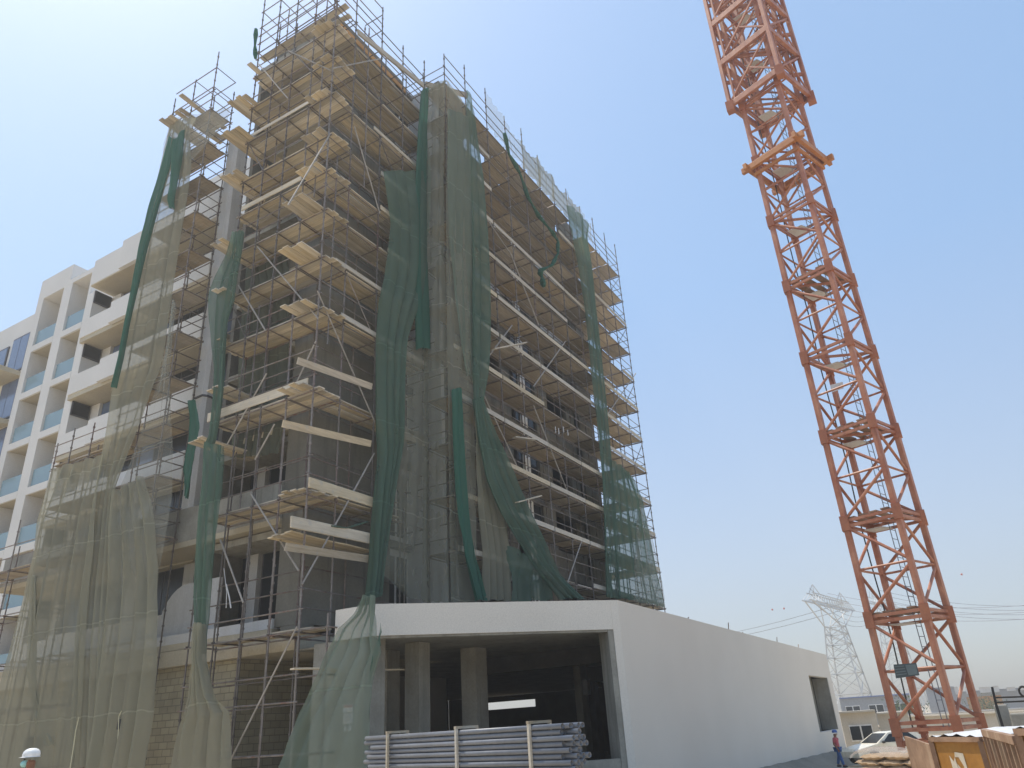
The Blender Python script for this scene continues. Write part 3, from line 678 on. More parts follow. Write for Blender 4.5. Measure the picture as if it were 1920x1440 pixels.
def deck_panel(x0, x1, y0, y1, z, along, label, group):
    mb_ = MB(); n = 5
    for i in range(n):
        g_ = .012; dz = J(.006)
        if along == 'x': ww = (y1 - y0) / n; mb_.box(x0 + J(.03), x1 + J(.03), y0 + i * ww + g_, y0 + (i + 1) * ww - g_ * .2, z + dz, z + .04 + dz)
        else: ww = (x1 - x0) / n; mb_.box(x0 + i * ww + g_, x0 + (i + 1) * ww - g_ * .2, y0 + J(.03), y1 + J(.03), z + dz, z + .04 + dz)
    return one('deck_panel', mb_, M['ply'], label, 'deck panel', group)
for k, z in enumerate(ZN):
    for i in range(2):
        if k == 10 and i == 1: continue
        deck_panel(.02, UI - .04, TY[i] + .02, TY[i + 1] - .02, z, 'y', 'plywood panel of the %s deck in the netted left scaffold' % ORD[k], 'panels of the %s deck behind the left netting' % ORD[k])
for z, nm in ((8.42, 'lower'), (10.52, 'middle'), (12.3, 'upper')):
    ysx = [10.3, 11.9, 13.25] + ([14.3, 15.9, 17.7, 19.5] if z < 9 else [14.3])
    for a, b in zip(ysx[:-1], ysx[1:]):
        deck_panel(.02, UI - .04, a + .02, b - .02, z, 'y', 'plywood panel of the %s low deck at the far left' % nm, 'panels of the %s low deck' % nm)
for (y0, n_p, z, x0, nm) in [(10.0, 3, 27.85, -.75, 'left'), (9.3, 2, 28.15, -.6, 'middle'), (8.5, 1, 28.3, -.9, 'right')]:
    for i in range(n_p): plank(x0 + 1.3 + J(.1), y0 - .26 * i, z + J(.02), 2.6, 'x', 'loose plank lying across the top of the netted left scaffold, %s bundle' % nm, '%s loose planks topping the left scaffold' % nm, J(.03))

# long street-side scaffold
s3 = empty('scaffold_tower', (16, -1, 4.9), 'long street-side scaffold with stacked plywood decks above the white podium', 'scaffold')
OX = [5.8, 7.55, 9.47, 11.34, 13.2, 15.0, 16.75, 18.6, 20.5, 22.4, 24.25, 26.05]; OY, IY = -1.3, -.12
ZR = [7.3, 9.3, 11.3, 13.2, 15.2, 17.2, 19.2, 21.25, 23.25, 25.2, 27.2, 29.2]
tops = [31.0, 31.9, 32.0, 31.6, 32.2, 31.6, 31.4, 31.6, 31.5, 31.8, 31.7, 31.8]
for i, x in enumerate(OX):
    pole_mb(x, OY, 4.31, tops[i]).build('pole', M['steel'], s3)
    pole_mb(x + .02, IY, 4.31, 30.6 + random.random()).build('pole', M['steel'], s3)
for y in (1.5, 3.0, 4.5):
    for x in (24.25, 26.05): pole_mb(x, y, 0 if x > 99 else 4.31, 30.4).build('pole', M['steel'], s3)
led, tra, gr, ed = [], [], [], []
for k, z in enumerate(ZR):
    led += [((5.7, OY, z - .06), (26.2, OY, z - .06)), ((5.7, IY, z - .06), (26.2, IY, z - .06))]
    tra += [((x, OY - .1, z - .03), (x, IY + .1, z - .03)) for x in OX]
    tra += [((x - .55, OY + .1, z - .05), (x - .55, IY, z - .05)) for x in OX[4:9:2]] 
    for h in (.5, 1.0):
        gr += [((5.7, OY, z + h + J(.03)), (26.15, OY, z + h + J(.03))), ((5.8, OY, z + h), (5.8, IY, z + h)), ((5.8, IY, z + h), (5.84, 1.0, z + h))]
        gr += [((26.05, OY, z + h), (26.05, 4.6, z + h))]
    led += [((24.25, IY, z - .06), (24.25, 4.7, z - .06)), ((26.05, OY, z - .06), (26.05, 4.7, z - .06))]
    tra += [((24.2, y, z - .03), (26.1, y, z - .03)) for y in (1.5, 3.0, 4.5)]
gr += [((5.8, OY, 30.9), (26.1, OY, 30.7))]
many(s3, 'ledger', led, .024, M['steel']); many(s3, 'transom', tra, .024, M['steel']); many(s3, 'guard_rail', gr, .021, M['steel'])
for (a, b) in [((888, 700), (972, 880)), ((1000, 725), (1060, 640)), ((1000, 760), (1065, 925)), ((1130, 790), (1192, 700)), ((1060, 1105), (1092, 1010)), ((958, 1090), (975, 1010)), ((905, 400), (960, 480)), ((955, 470), (1010, 610)), ((900, 690), (960, 610))]:
    MB().tube(onv(*a, OY - .05), onv(*b, OY - .05), .03, 6).build('brace', M['steel_pale'], s3)
for k in range(0, 11, 1):
    z = ZR[k]; 
    MB().tube((24.3, OY - .03, z + .1), (26.0, OY - .03, z + 1.8), .022, 5).build('brace', M['steel'], s3) if k % 2 == 0 else None
for k, z in enumerate(ZR):
    for i in range(11):
        if (k, i) in ((11, 7), (0, 3), (10, 1)): continue
        deck_panel(OX[i] + .03, OX[i + 1] - .03, OY + .02, IY - .03, z + J(.01), 'x', 'plywood panel of the %s deck on the long street-side scaffold' % ORD[k], 'panels of the %s street-side deck' % ORD[k])
    if k < 11:
        deck_panel(24.3, 26.2, IY + .05, 3.2, z, 'x', 'plank platform turning the far corner at the %s street-side deck' % ORD[k], 'corner platforms of the street-side scaffold' )
    if k in (11,): continue
    rng = [(0, 2), (2, 4), (4, 6), (6, 8), (8, 10), (10, 11)]
    for (a, b) in rng:
        if random.random() < (.12 if k < 8 else .4) or (k == 2 and a == 0): continue
        x0, x1 = OX[a] + J(.05), OX[b] + J(.05)
        one('toe_board', MB().box(x0 + .04, x1 - .04, OY - .075, OY - .035, z + .02, z + .21 + J(.01)), M['toe'], 'pale toe board along the %s deck of the street-side scaffold' % ORD[k], 'toe board', 'toe boards of the %s street-side deck' % ORD[k])
for i, (a, b) in enumerate([((964, 820), (1003, 825)), ((925, 655), (985, 643)), ((1012, 930), (968, 942))]):
    one('scaffold_plank', MB().bar(onv(*a, OY - .25), onv(*b, OY - .6), .22, .045), M['toe'], ['short pale board jutting out beside the mullion', 'pale board jutting out high on the street side', 'lowest of the jutting boards'][i] + ' of the street-side scaffold', 'plank')

# ---------------------------------------------------------------- netting
def net(name, left, right, plane, mat, label, folds=5, amp=.10, back=.3, nr=40, nc=None, cat='netting', gather=None, wob=1.0, seed=0, group=None):
    ax, val = plane; f = onu if ax == 'x' else onv
    Lp = [f(*p, val) for p in left]; Rp = [f(*p, val) for p in right]
    def samp(P, t):
        ls = [(b - a).length for a, b in zip(P[:-1], P[1:])]; tot = sum(ls) * t; i = 0
        while i < len(ls) - 1 and tot > ls[i]: tot -= ls[i]; i += 1
        return P[i].lerp(P[i + 1], min(1, tot / max(ls[i], 1e-6)))
    nc = nc or max(24, folds * 12); rows = []
    rnd = random.Random(seed); ph = [rnd.uniform(0, 6.28) for _ in range(6)]
    outv = Vector((-1, 0, 0)) if ax == 'x' else Vector((0, -1, 0))
    for i in range(nr + 1):
        t = i / nr; a, b = samp(Lp, t), samp(Rp, t); row = []
        gth = 1.0 if gather is None else gather(t)
        for j in range(nc + 1):
            s = j / nc
            k = folds
            sw = s + .12 / k * math.sin(2 * math.pi * (k * .37 * s) + ph[0] + t * 3 * wob)
            s2_ = sw + back * gth * math.sin(2 * math.pi * k * sw + ph[1] + 1.3 * math.sin(t * 4 * wob + ph[2])) / (2 * math.pi * k)
            s2_ = min(1.02, max(-.02, s2_)); p = a.lerp(b, s2_)
            dsp = amp * gth * (math.cos(2 * math.pi * k * sw + ph[1] + 1.3 * math.sin(t * 4 * wob + ph[2])) + .25 * math.sin(2 * math.pi * k * 1.7 * sw + ph[3])) + .12 * math.sin(3 * t * wob + ph[4]) * math.sin(math.pi * s)
            edge = (s < .03 or s > .97)
            z_ = .03 * math.sin(17 * s + ph[5]) if (i in (0, nr)) else 0
            jag = (.035 * math.sin(9 * t + ph[5]) + .012 * math.sin(41 * t + ph[3])) if edge else 0
            lat = (b - a).normalized() * jag if (b - a).length > .01 else Vector()
            row.append(p + outv * (dsp + amp) + lat + Vector((0, 0, z_)))
        rows.append(row)
    mb_ = MB().grid(rows)
    return tag(mb_.build(name, M[mat], None, True), label, cat, group)
NX = -.12
net('debris_netting', [(322, 228), (302, 320), (283, 400), (262, 480), (249, 560), (235, 620), (227, 680), (214, 730), (205, 800), (190, 880), (178, 960), (160, 1100), (150, 1200), (140, 1440)],
    [(370, 222), (356, 245), (362, 307), (352, 390), (338, 480), (327, 560), (321, 610), (310, 688), (301, 704), (271, 790), (240, 863), (217, 921), (213, 1010), (205, 1200), (200, 1440)],
    ('x', NX), 'net', 'tall olive debris netting hanging on the left scaffold', 4, .07, .5, 60, seed=1)
net('debris_netting', [(107, 878), (95, 918), (82, 955), (72, 980), (66, 1030), (55, 1070), (38, 1150), (15, 1250), (-30, 1440)], [(205, 850), (196, 900), (186, 960), (182, 1000), (178, 1040), (170, 1100), (165, 1200), (160, 1300), (150, 1440)],
    ('x', NX - .03), 'net', 'wide olive netting over the low far left scaffold', 5, .08, .6, 46, seed=2)
net('debris_netting', [(215, 925), (205, 1000), (200, 1100), (190, 1200), (180, 1300), (175, 1370), (165, 1440)], [(272, 890), (290, 960), (300, 1060), (298, 1150), (292, 1250), (284, 1340), (272, 1440)],
    ('x', NX - .06), 'net', 'lower olive netting in front of the block wall', 4, .09, .6, 40, seed=3)
net('debris_netting', [(327, 560), (318, 640), (300, 720), (272, 800), (245, 880), (222, 935), (215, 1000), (212, 1100)], [(332, 570), (322, 700), (330, 850), (330, 940), (322, 1000), (312, 1060), (303, 1130), (298, 1200)],
    ('x', NX + .03), 'net_pale', 'thin pale netting over the inner bay of the left scaffold', 3, .05, .4, 40, seed=4)
net('green_net_strip', [(318, 255), (302, 320), (282, 390), (264, 470), (252, 540), (238, 610), (228, 670), (215, 725)], [(330, 262), (318, 320), (298, 385), (278, 465), (262, 540), (246, 612), (235, 672), (221, 730)],
    ('x', NX - .1), 'netd', 'rolled dark green net edge along the left outline of the scaffold', 2, .07, 1.6, 50, seed=5)
net('green_net_strip', [(327, 268), (325, 310), (322, 350), (318, 380), (320, 392)], [(352, 240), (340, 310), (335, 350), (330, 380), (330, 392)],
    ('x', NX - .1), 'netd', 'short dark green net tail near the top of the left scaffold', 2, .06, 1.4, 26, seed=6)
net('debris_netting', [(320, 228), (312, 262), (306, 290)], [(432, 205), (425, 230), (362, 300)], ('x', NX - .02), 'net_pale', 'bleached netting wrapped round the top rails of the left scaffold', 4, .04, .3, 16, seed=61)
net('green_net_strip', [(352, 1110), (345, 1150), (350, 1200)] if False else [(357, 752), (352, 830), (342, 880), (350, 930)], [(373, 752), (376, 800), (366, 860), (352, 935)], ('x', .3), 'netd', 'dark green net scrap behind the white column foot', 2, .06, 1.2, 22, seed=62)
# hanging green strip between the left scaffold and the corner
net('green_net_strip', [(440, 438), (432, 480), (412, 520), (398, 560), (400, 620), (405, 700), (402, 760), (397, 820), (388, 840)], [(462, 436), (452, 500), (446, 560), (430, 600), (424, 660), (420, 740), (414, 790), (408, 828), (402, 840)],
    ('x', -.35), 'netg', 'upper green net strip twisted over the plank ends left of the corner', 3, .09, 1.5, 50, seed=7)
net('green_net_strip', [(385, 832), (384, 900), (376, 980), (374, 1060), (372, 1120), (374, 1180), (372, 1225)], [(424, 838), (422, 920), (415, 1000), (405, 1080), (398, 1140), (391, 1190), (390, 1225)],
    ('x', -.4), 'netg', 'long green net strip hanging in front of the white balcony screen', 3, .10, 1.4, 50, seed=8)
net('debris_netting', [(373, 1170), (371, 1240), (358, 1310), (338, 1370), (325, 1445)], [(392, 1170), (392, 1240), (412, 1305), (438, 1335), (437, 1445)],
    ('x', -.46), 'net', 'pale flared end of the hanging strip before the block wall', 4, .10, .8, 40, seed=28, gather=lambda t: 1.3 - .7 * t)
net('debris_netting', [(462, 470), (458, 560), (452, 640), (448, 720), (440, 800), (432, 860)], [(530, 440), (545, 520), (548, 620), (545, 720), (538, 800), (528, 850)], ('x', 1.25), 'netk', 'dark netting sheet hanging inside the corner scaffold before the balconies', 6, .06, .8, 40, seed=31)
# big central net
net('debris_netting', [(716, 322), (726, 380), (733, 420), (728, 470), (722, 520), (708, 570), (703, 640), (701, 720), (700, 800), (703, 860), (697, 930), (692, 1000), (690, 1060), (684, 1120)],
    [(797, 322), (800, 380), (800, 430), (798, 500), (790, 560), (772, 600), (757, 640), (752, 700), (750, 760), (748, 830), (735, 900), (722, 980), (710, 1060), (704, 1120)],
    ('y', -.2), 'netg', 'large torn green net sagging in front of the corner scaffold', 4, .11, 1.3, 70, seed=9, gather=lambda t: .35 + 1.1 * t)
net('debris_netting', [(684, 1118), (672, 1150), (642, 1178), (618, 1225), (590, 1290), (560, 1350), (540, 1400), (522, 1445)], [(704, 1118), (706, 1160), (708, 1200), (714, 1225), (702, 1262), (696, 1320), (694, 1390), (690, 1445)],
    ('x', -.62), 'nets', 'lower end of the torn net spreading over the podium entrance', 4, .08, .7, 50, seed=10, gather=lambda t: 1.3 - .9 * t)
net('green_net_strip', [(790, 170), (786, 220), (780, 290), (778, 330), (776, 420), (778, 500), (778, 580), (780, 655)], [(801, 165), (800, 220), (800, 290), (806, 330), (804, 420), (804, 500), (804, 580), (803, 655)],
    ('y', -.3), 'netd', 'dark bunched green net hanging straight down the corner pole', 2, .08, 1.8, 50, seed=11)
# sheer netting on the projecting bay
net('debris_netting', [(798, 165), (798, 300), (797, 500), (797, 700), (796, 900), (796, 1130)], [(835, 150), (835, 300), (836, 500), (838, 700), (841, 900), (846, 1130)], ('x', 5.72), 'netv', 'sheer grey-green netting closing the narrow end bay', 3, .03, .2, 40, seed=12)
net('debris_netting', [(835, 150), (836, 300), (837, 500), (838, 700), (841, 900), (846, 1130)], [(878, 215), (880, 330), (884, 500), (888, 700), (893, 900), (897, 1128)], ('y', -1.42), 'netv', 'sheer netting left of the long dark seam', 3, .03, .25, 40, seed=13)
net('debris_netting', [(838, 205), (838, 300), (839, 450), (850, 560), (862, 640), (872, 700)], [(880, 225), (884, 330), (888, 450), (892, 560), (896, 650), (900, 720)], ('y', -1.5), 'nets', 'darker green netting panel doubled over the projecting bay', 3, .05, .6, 40, seed=14)
net('debris_netting', [(742, 640), (741, 700), (738, 800), (730, 900), (718, 1000), (708, 1075), (760, 1120)], [(800, 640), (799, 700), (799, 800), (798, 900), (798, 1000), (798, 1075), (798, 1128)], ('y', -.15), 'netv', 'sheer netting with tears right of the big sagging net', 3, .04, .3, 40, seed=15)
net('green_net_strip', [(874, 170), (876, 260), (878, 340), (882, 440), (884, 540), (886, 640), (888, 720), (890, 770)], [(887, 232), (892, 270), (904, 340), (912, 440), (917, 540), (918, 640), (915, 700), (902, 770)], ('y', -1.58), 'netg', 'long green net seam with a bunched edge on the street side', 2, .08, 1.2, 56, seed=16)
net('green_net_strip', [(886, 750), (892, 820), (905, 900), (930, 960), (960, 1010), (1000, 1070), (1045, 1124)], [(902, 745), (925, 820), (955, 890), (980, 950), (1010, 1010), (1040, 1075), (1090, 1124)], ('y', -1.7), 'netg', 'green net swept sideways down to the podium like a curtain', 4, .10, 1.5, 60, seed=17)
net('green_net_strip', [(884, 760), (890, 850), (895, 950), (905, 1040), (905, 1126)], [(902, 770), (925, 860), (945, 960), (955, 1050), (958, 1126)], ('y', -1.55), 'net', 'gathered pale net below the swept green curtain', 4, .07, 1.0, 40, seed=18)
net('green_net_strip', [(845, 732), (848, 800), (852, 880), (858, 960), (868, 1040), (888, 1126)], [(862, 728), (866, 800), (872, 880), (880, 960), (893, 1040), (912, 1126)], ('y', -1.66), 'netd', 'narrow dark green net roll curving to the podium edge', 2, .07, 1.5, 44, seed=19)
net('debris_netting', [(948, 1022), (952, 1060), (953, 1126)], [(1015, 1062), (1022, 1090), (1035, 1126)], ('y', -1.62), 'netg', 'low green net scrap pinned above the podium parapet', 3, .06, .9, 22, seed=20)
net('green_net_strip', [(1062, 385), (1070, 430), (1084, 500), (1096, 580), (1104, 660), (1112, 740), (1120, 820), (1126, 900), (1130, 1000), (1134, 1118)], [(1102, 425), (1098, 450), (1106, 500), (1114, 580), (1124, 660), (1134, 740), (1142, 820), (1150, 900), (1156, 1000), (1162, 1124)],
    ('y', -1.5), 'netg', 'tall green net strip near the far end of the street side', 3, .09, 1.0, 60, seed=21)
net('debris_netting', [(1140, 862), (1143, 930), (1146, 1000), (1150, 1060), (1152, 1118)], [(1180, 895), (1200, 940), (1214, 1010), (1226, 1080), (1240, 1138)], ('y', -1.55), 'netg', 'green net bellying out over the lowest far bays', 5, .10, .9, 40, seed=22)
net('debris_netting', [(1195, 950), (1188, 1000), (1185, 1060), (1180, 1128)], [(1200, 948), (1218, 1010), (1232, 1070), (1243, 1140)], ('y', -1.7), 'net_pale', 'pale net tail at the far foot of the street-side scaffold', 3, .08, .8, 30, seed=23)
# sheer festoons along the roof rail, pole to pole
tp = [(835, 150), (878, 196), (909, 168), (945, 218), (978, 262), (1008, 293), (1033, 325), (1061, 358), (1087, 388), (1108, 420)]
for i in range(len(tp) - 1):
    if i == 1: continue
    a, b = onv(*tp[i], -1.36), onv(*tp[i + 1], -1.36); rows = []
    for r_ in range(7):
        row = []
        for j in range(13):
            s = j / 12; top = a.lerp(b, s); sag = .55 * math.sin(math.pi * s) ** .8 * (.8 + .3 * math.sin(i * 2.3))
            z = (top.z - sag) * (1 - r_ / 6) + (29.25 + .1 * math.sin(j)) * (r_ / 6)
            row.append((top.x, -1.36 - .06 * math.sin(j * 1.9 + i) - .05 * math.sin(r_ + i), z))
        rows.append(row)
    tag(MB().grid(rows).build('roof_edge_net', M['net_pale' if i in (0, 2, 3, 8) else 'net'], None, True), 'sheer net sagging between two poles along the street-side roof rail', 'netting', 'nets along the roof rail')
# torn ropes of net
def rope(pts, y, r, label, mat='netd'):
    P = [onv(*p, y) for p in pts]; S_ = []
    for i in range(len(P) - 1):
        for t in (0, .33, .66): S_.append(P[i].lerp(P[i + 1], t))
    S_.append(P[-1]); mb_ = MB()
    for i in range(len(S_) - 1): mb_.tube(S_[i], S_[i + 1], r * (1 + .4 * math.sin(i * 1.7)), 7, r * (1 + .4 * math.sin((i + 1) * 1.7)))
    return one('net_rope', mb_, M[mat], label, 'netting', smooth=True)
rope([(946, 250), (955, 290), (975, 325), (990, 370), (1010, 405), (1035, 435), (1046, 452), (1046, 475), (1035, 497), (1012, 508)], -1.5, .09, 'twisted rope of green net hanging in an S below the roof')
rope([(1012, 508), (1016, 520), (1020, 538)], -1.5, .12, 'knotted green net end below the S-shaped rope')
rope([(622, 986), (650, 990), (690, 978)], -.2, .025, 'thin green cord strung across the corner scaffold', 'netg')
rope([(480, 55), (478, 85), (479, 110)], .0, .06, 'dark green net scrap at the top left corner pole')
net('green_net_strip', [(712, 1225), (700, 1240), (696, 1280)], [(716, 1170), (712, 1230), (700, 1262)], ('x', -.6), 'netg', 'torn net flap beside the podium columns', 2, .03, .5, 12, seed=40)

# ---------------------------------------------------------------- tower crane
cr = empty('tower_crane', (11.3, -14.2, .6), 'faded orange lattice tower crane mast rising out of the picture', 'crane')
Acr, Bcr, Ccr, Dcr = Vector((10.77, -13.17, 0)), Vector((10.21, -14.75, 0)), Vector((11.79, -15.31, 0)), Vector((12.35, -13.73, 0))
legs = [Acr, Bcr, Ccr, Dcr]; cc = (Acr + Ccr) / 2
def at(p, z): return Vector((p.x, p.y, z))
ZK = [1.05 + 3.0 * k for k in range(12)]
for p in legs: MB().bar(at(p, .45), at(p, 37.0), .17, .17, (legs[1] - legs[0]).normalized()).build('leg', M['crane'], cr, bevel=.015)
for k, z in enumerate(ZK):
    fr = MB()
    for i in range(4):
        a, b = legs[i], legs[(i + 1) % 4]
        fr.bar(at(a, z + .09), at(b, z + .09), .08, .09); fr.bar(at(a, z - .09), at(b, z - .09), .08, .09)
    if k: fr.bar(at(legs[0], z), at(legs[2], z), .09, .07)
    fr.build('cross_frame', M['crane'], cr)
    if k in (1, 2, 3, 5):
        for j in range(4):
            a_, b_ = legs[0].lerp(legs[1], .12 + j * .22), legs[3].lerp(legs[2], .12 + j * .22)
            MB().bar(at(a_, z + .17 + .01 * j), at(b_, z + .17), .24, .045).build('landing_board', M['rust'], cr)
    for p in legs:
        dr = (p - cc).normalized() * .02
        MB().box(p.x + dr.x - .13, p.x + dr.x + .13, p.y + dr.y - .13, p.y + dr.y + .13, z - .24, z + .24).build('joint_plate', M['cranedk'], cr)
    if k and k % 1 == 0 and k < 11:
        pl = MB()
        pl.prism([tuple(Dcr.lerp(cc, .15))[:2], tuple(Dcr.lerp(Ccr, .45).lerp(cc, .15))[:2], tuple(Dcr.lerp(cc, .8))[:2], tuple(Dcr.lerp(Acr, .45).lerp(cc, .15))[:2]], z - .14, z - .11)
        pl.build('landing', M['tarp'], cr)
for k in range(11):
    z0, z1 = ZK[k] + .12, ZK[k + 1] - .12; zm = (z0 + z1) / 2
    for i in range(4):
        a, b = legs[i], legs[(i + 1) % 4]
        for (p_, q_) in (((a, z1), (b, zm + .05)), ((b, zm - .05), (a, z0))):
            MB().tube(at(*p_), at(*q_), .05, 8).build('brace', M['crane'], cr)
    for i in range(4): MB().tube(at(legs[i], zm + .01), at(legs[(i + 1) % 4], zm + .01), .038, 7).build('tie', M['crane'], cr)
# base beams
bb = MB()
for i in range(4): bb.bar(at(legs[i], .62), at(legs[(i + 1) % 4], .62), .1, .14)
bb.build('base_frame', M['cranedk'], cr)
# ladder
la = cc + (Dcr - cc) * .25 + (Ccr - cc) * .28; lu = (Ccr - Bcr).normalized() * .19
ld = MB(); ld.tube(at(la - lu, .95), at(la - lu, 36), .014, 5); ld.tube(at(la + lu, .95), at(la + lu, 36), .014, 5)
z = 1.1
while z < 35: ld.tube(at(la - lu, z), at(la + lu, z), .012, 5); z += .3
ld.build('ladder', M['ladder'], cr)
hose = MB(); hp = Dcr.lerp(Acr, .35); hose.path([at(hp + Vector((.03 * math.sin(i), .03 * math.cos(i * 1.3), 0)), .9 + i * 1.2) for i in range(28)], .022); hose.build('cable', M['black'], cr)
# climbing collar
def ring(s_, z, hh, ww, nm, mat, ext=0.0):
    P = [cc + (p - cc) * s_ for p in legs]; mb_ = MB()
    for i in range(4):
        a, b = P[i], P[(i + 1) % 4]; e = (b - a).normalized() * ext
        zz = z + (.0 if i % 2 else .012)
        mb_.bar(at(a - e, zz), at(b + e, zz), ww, hh)
    return mb_.build(nm, mat, cr, bevel=.01)
ring(1.32, 21.75, .26, .15, 'climbing_collar', M['collar'], .28); ring(1.14, 21.4, .14, .09, 'climbing_collar', M['collar'], .05)
# climbing cage
ck = MB(); P = [cc + (p - cc) * 1.42 for p in legs]
for i in range(4): MB().bar(at(P[i], 25.1), at(P[i], 37), .15, .15, (legs[1] - legs[0]).normalized()).build('cage_leg', M['crane'], cr); MB().bar(at(P[i].lerp(P[(i + 1) % 4], .12), 25.1), at(P[i].lerp(P[(i + 1) % 4], .12), 37), .08, .08, (legs[1] - legs[0]).normalized()).build('cage_leg', M['cranedk'], cr)
for z in (25.2, 27.6, 30.0, 32.4):
    ring(1.42, z, .28, .14, 'cage_frame', M['crane'], 0.0)
for j, z in enumerate((25.3, 27.7, 30.1)):
    for i in range(4):
        a, b = P[i], P[(i + 1) % 4]
        MB().bar(at(a, z), at(b, z + 2.2), .07, .07).build('cage_brace', M['crane'], cr)
        MB().bar(at(b, z), at(a.lerp(b, .5), z + 1.1), .06, .06).build('cage_brace', M['crane'], cr)
        MB().bar(at(legs[i], z + 1.2), at(P[i], z + 1.2), .09, .16).build('guide_arm', M['cranedk'], cr)
for i in range(4):
    a = P[i]; MB().box(a.x - .16, a.x + .16, a.y - .16, a.y + .16, 24.85, 25.35).build('cage_shoe', M['cranedk'], cr)
    MB().bar(at(legs[i], 25.9), at(P[i], 25.2), .1, .1).build('cage_brace', M['cranedk'], cr)
# sign board and sheets on the mast
pts = [atd(*p, 25.15) for p in ((1675, 1246), (1718, 1243), (1724, 1266), (1680, 1272))]
sg = MB(); off = (pts[0] - CAM).normalized() * .04; sg.hexa([pts[3], pts[2], pts[2] + off, pts[3] + off, pts[0], pts[1], pts[1] + off, pts[0] + off])
o = one('sign_board', sg, M['board'], 'dark glossy sign board hung on the crane mast near its foot', 'sign')
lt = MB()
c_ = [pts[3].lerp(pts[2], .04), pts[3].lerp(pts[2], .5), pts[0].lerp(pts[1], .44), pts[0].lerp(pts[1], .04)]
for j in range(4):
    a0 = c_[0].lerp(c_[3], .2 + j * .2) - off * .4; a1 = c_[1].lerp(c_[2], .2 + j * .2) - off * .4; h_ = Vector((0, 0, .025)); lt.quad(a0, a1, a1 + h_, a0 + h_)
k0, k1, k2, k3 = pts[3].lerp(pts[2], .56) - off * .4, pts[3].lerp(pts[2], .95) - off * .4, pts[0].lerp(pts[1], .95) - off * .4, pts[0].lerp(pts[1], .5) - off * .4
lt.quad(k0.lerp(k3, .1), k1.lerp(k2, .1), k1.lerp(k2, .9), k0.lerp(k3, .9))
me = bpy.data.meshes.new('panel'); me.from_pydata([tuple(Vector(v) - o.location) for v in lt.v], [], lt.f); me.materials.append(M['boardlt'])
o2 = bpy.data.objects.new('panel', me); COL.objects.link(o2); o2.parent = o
pts = [atd(*p, 26.3) for p in ((1556, 722), (1580, 716), (1582, 728), (1560, 736))]
sh = MB(); off = (pts[0] - CAM).normalized() * .02; sh.hexa([pts[3], pts[2], pts[2] + off, pts[3] + off, pts[0], pts[1], pts[1] + off, pts[0] + off])
one('loose_sheet', sh, M['tarp'], 'scrap of white sheet caught halfway up the crane mast', 'sheet')

# ---------------------------------------------------------------- pipes in front of the opening
e1 = bearing(1060, 1352) * 13.3; e0 = bearing(690, 1385) * 17.8
p1 = Vector((CAM.x + e1.x, CAM.y + e1.y, 0)); p0 = Vector((CAM.x + e0.x, CAM.y + e0.y, 0)); ax_ = (p1 - p0).normalized(); sd_ = Vector((-ax_.y, ax_.x, 0))
if sd_.dot(p1 - CAM) < 0: sd_ = -sd_
PL = (p1 - p0).length; random.seed(3)
def pipe_mesh(L, r=.042):
    mb_ = MB(); n = 14; k = 0
    rings = [(.35, r * .86), (0, r * .86), (0, r), (L, r), (L, r * .86), (L - .35, r * .86)]
    for i, (x, rr) in enumerate(rings):
        for j in range(n): t = 2 * math.pi * j / n; mb_.v.append((x, rr * math.cos(t), rr * math.sin(t)))
    for i in range(len(rings) - 1):
        for j in range(n): j2 = (j + 1) % n; mb_.f.append((i * n + j, i * n + j2, (i + 1) * n + j2, (i + 1) * n + j))
    mb_.f.append(tuple(range((len(rings) - 1) * n, len(rings) * n)))
    mb_.f.append(tuple(reversed(range(n))))
    me = bpy.data.meshes.new('plastic_pipe'); me.from_pydata(mb_.v, [], mb_.f); me.materials.append(M['pvc']); me.shade_smooth(); return me
pm = pipe_mesh(PL); rz = math.atan2(ax_.y, ax_.x)
pitch = .089
for b_, (zt, rows_) in enumerate(((1.62, 8), (.80, 8))):
    for r_ in range(rows_):
        for c_i in range(5 if b_ == 0 else 4):
            if b_ == 0 and r_ not in (0,) and 1 < c_i and r_ < 0: continue
            o = bpy.data.objects.new('plastic_pipe', pm); COL.objects.link(o)
            flip = (r_ + c_i) % 2
            q0 = p0 + sd_ * (c_i * pitch + (.02 if r_ % 2 else 0)) + ax_ * (random.uniform(-.14, .16) + (0 if b_ == 0 else -.1))
            if flip: q0 = q0 + ax_ * PL
            o.location = (q0.x, q0.y, zt - r_ * pitch); o.rotation_euler = (0, 0, rz + (math.pi if flip else 0))
            tag(o, 'grey plastic pipe in the %s bundle before the podium opening' % ('upper strapped' if b_ == 0 else 'lower'), 'pipe', 'pipes of the %s bundle' % ('upper' if b_ == 0 else 'lower'))
for i, t in enumerate((.145, .53, .865)):
    c_ = p0 + ax_ * PL * t - sd_ * .075
    root = empty('timber_clamp', (c_.x, c_.y, .85), 'timber clamp round the pipe bundle, %s' % ['nearest the netting', 'middle of the three', 'nearest the socketed pipe ends'][i], 'clamp', 'timber clamps on the pipe bundle')
    MB().bar(at(c_, .86), at(c_, 1.72), .05, .05, ax_).build('upright', M['toe'], root)
    MB().bar(at(c_ - sd_ * .03, 1.705), at(c_ + sd_ * .52, 1.705), .06, .045).build('crosspiece', M['plank'], root)
    MB().bar(at(c_ + sd_ * .5, .86), at(c_ + sd_ * .5, 1.68), .05, .05, ax_).build('upright', M['toe'], root)
    c2_ = p0 + ax_ * PL * (t + .01) - sd_ * .085
    one('timber_post', MB().bar(at(c2_, 0), at(c2_, .87), .05, .05, ax_), M['toe'], 'timber post of the lower pipe bundle, %s' % ['nearest the netting', 'middle of the three', 'nearest the pipe ends'][i], 'post', 'posts of the lower bundle')
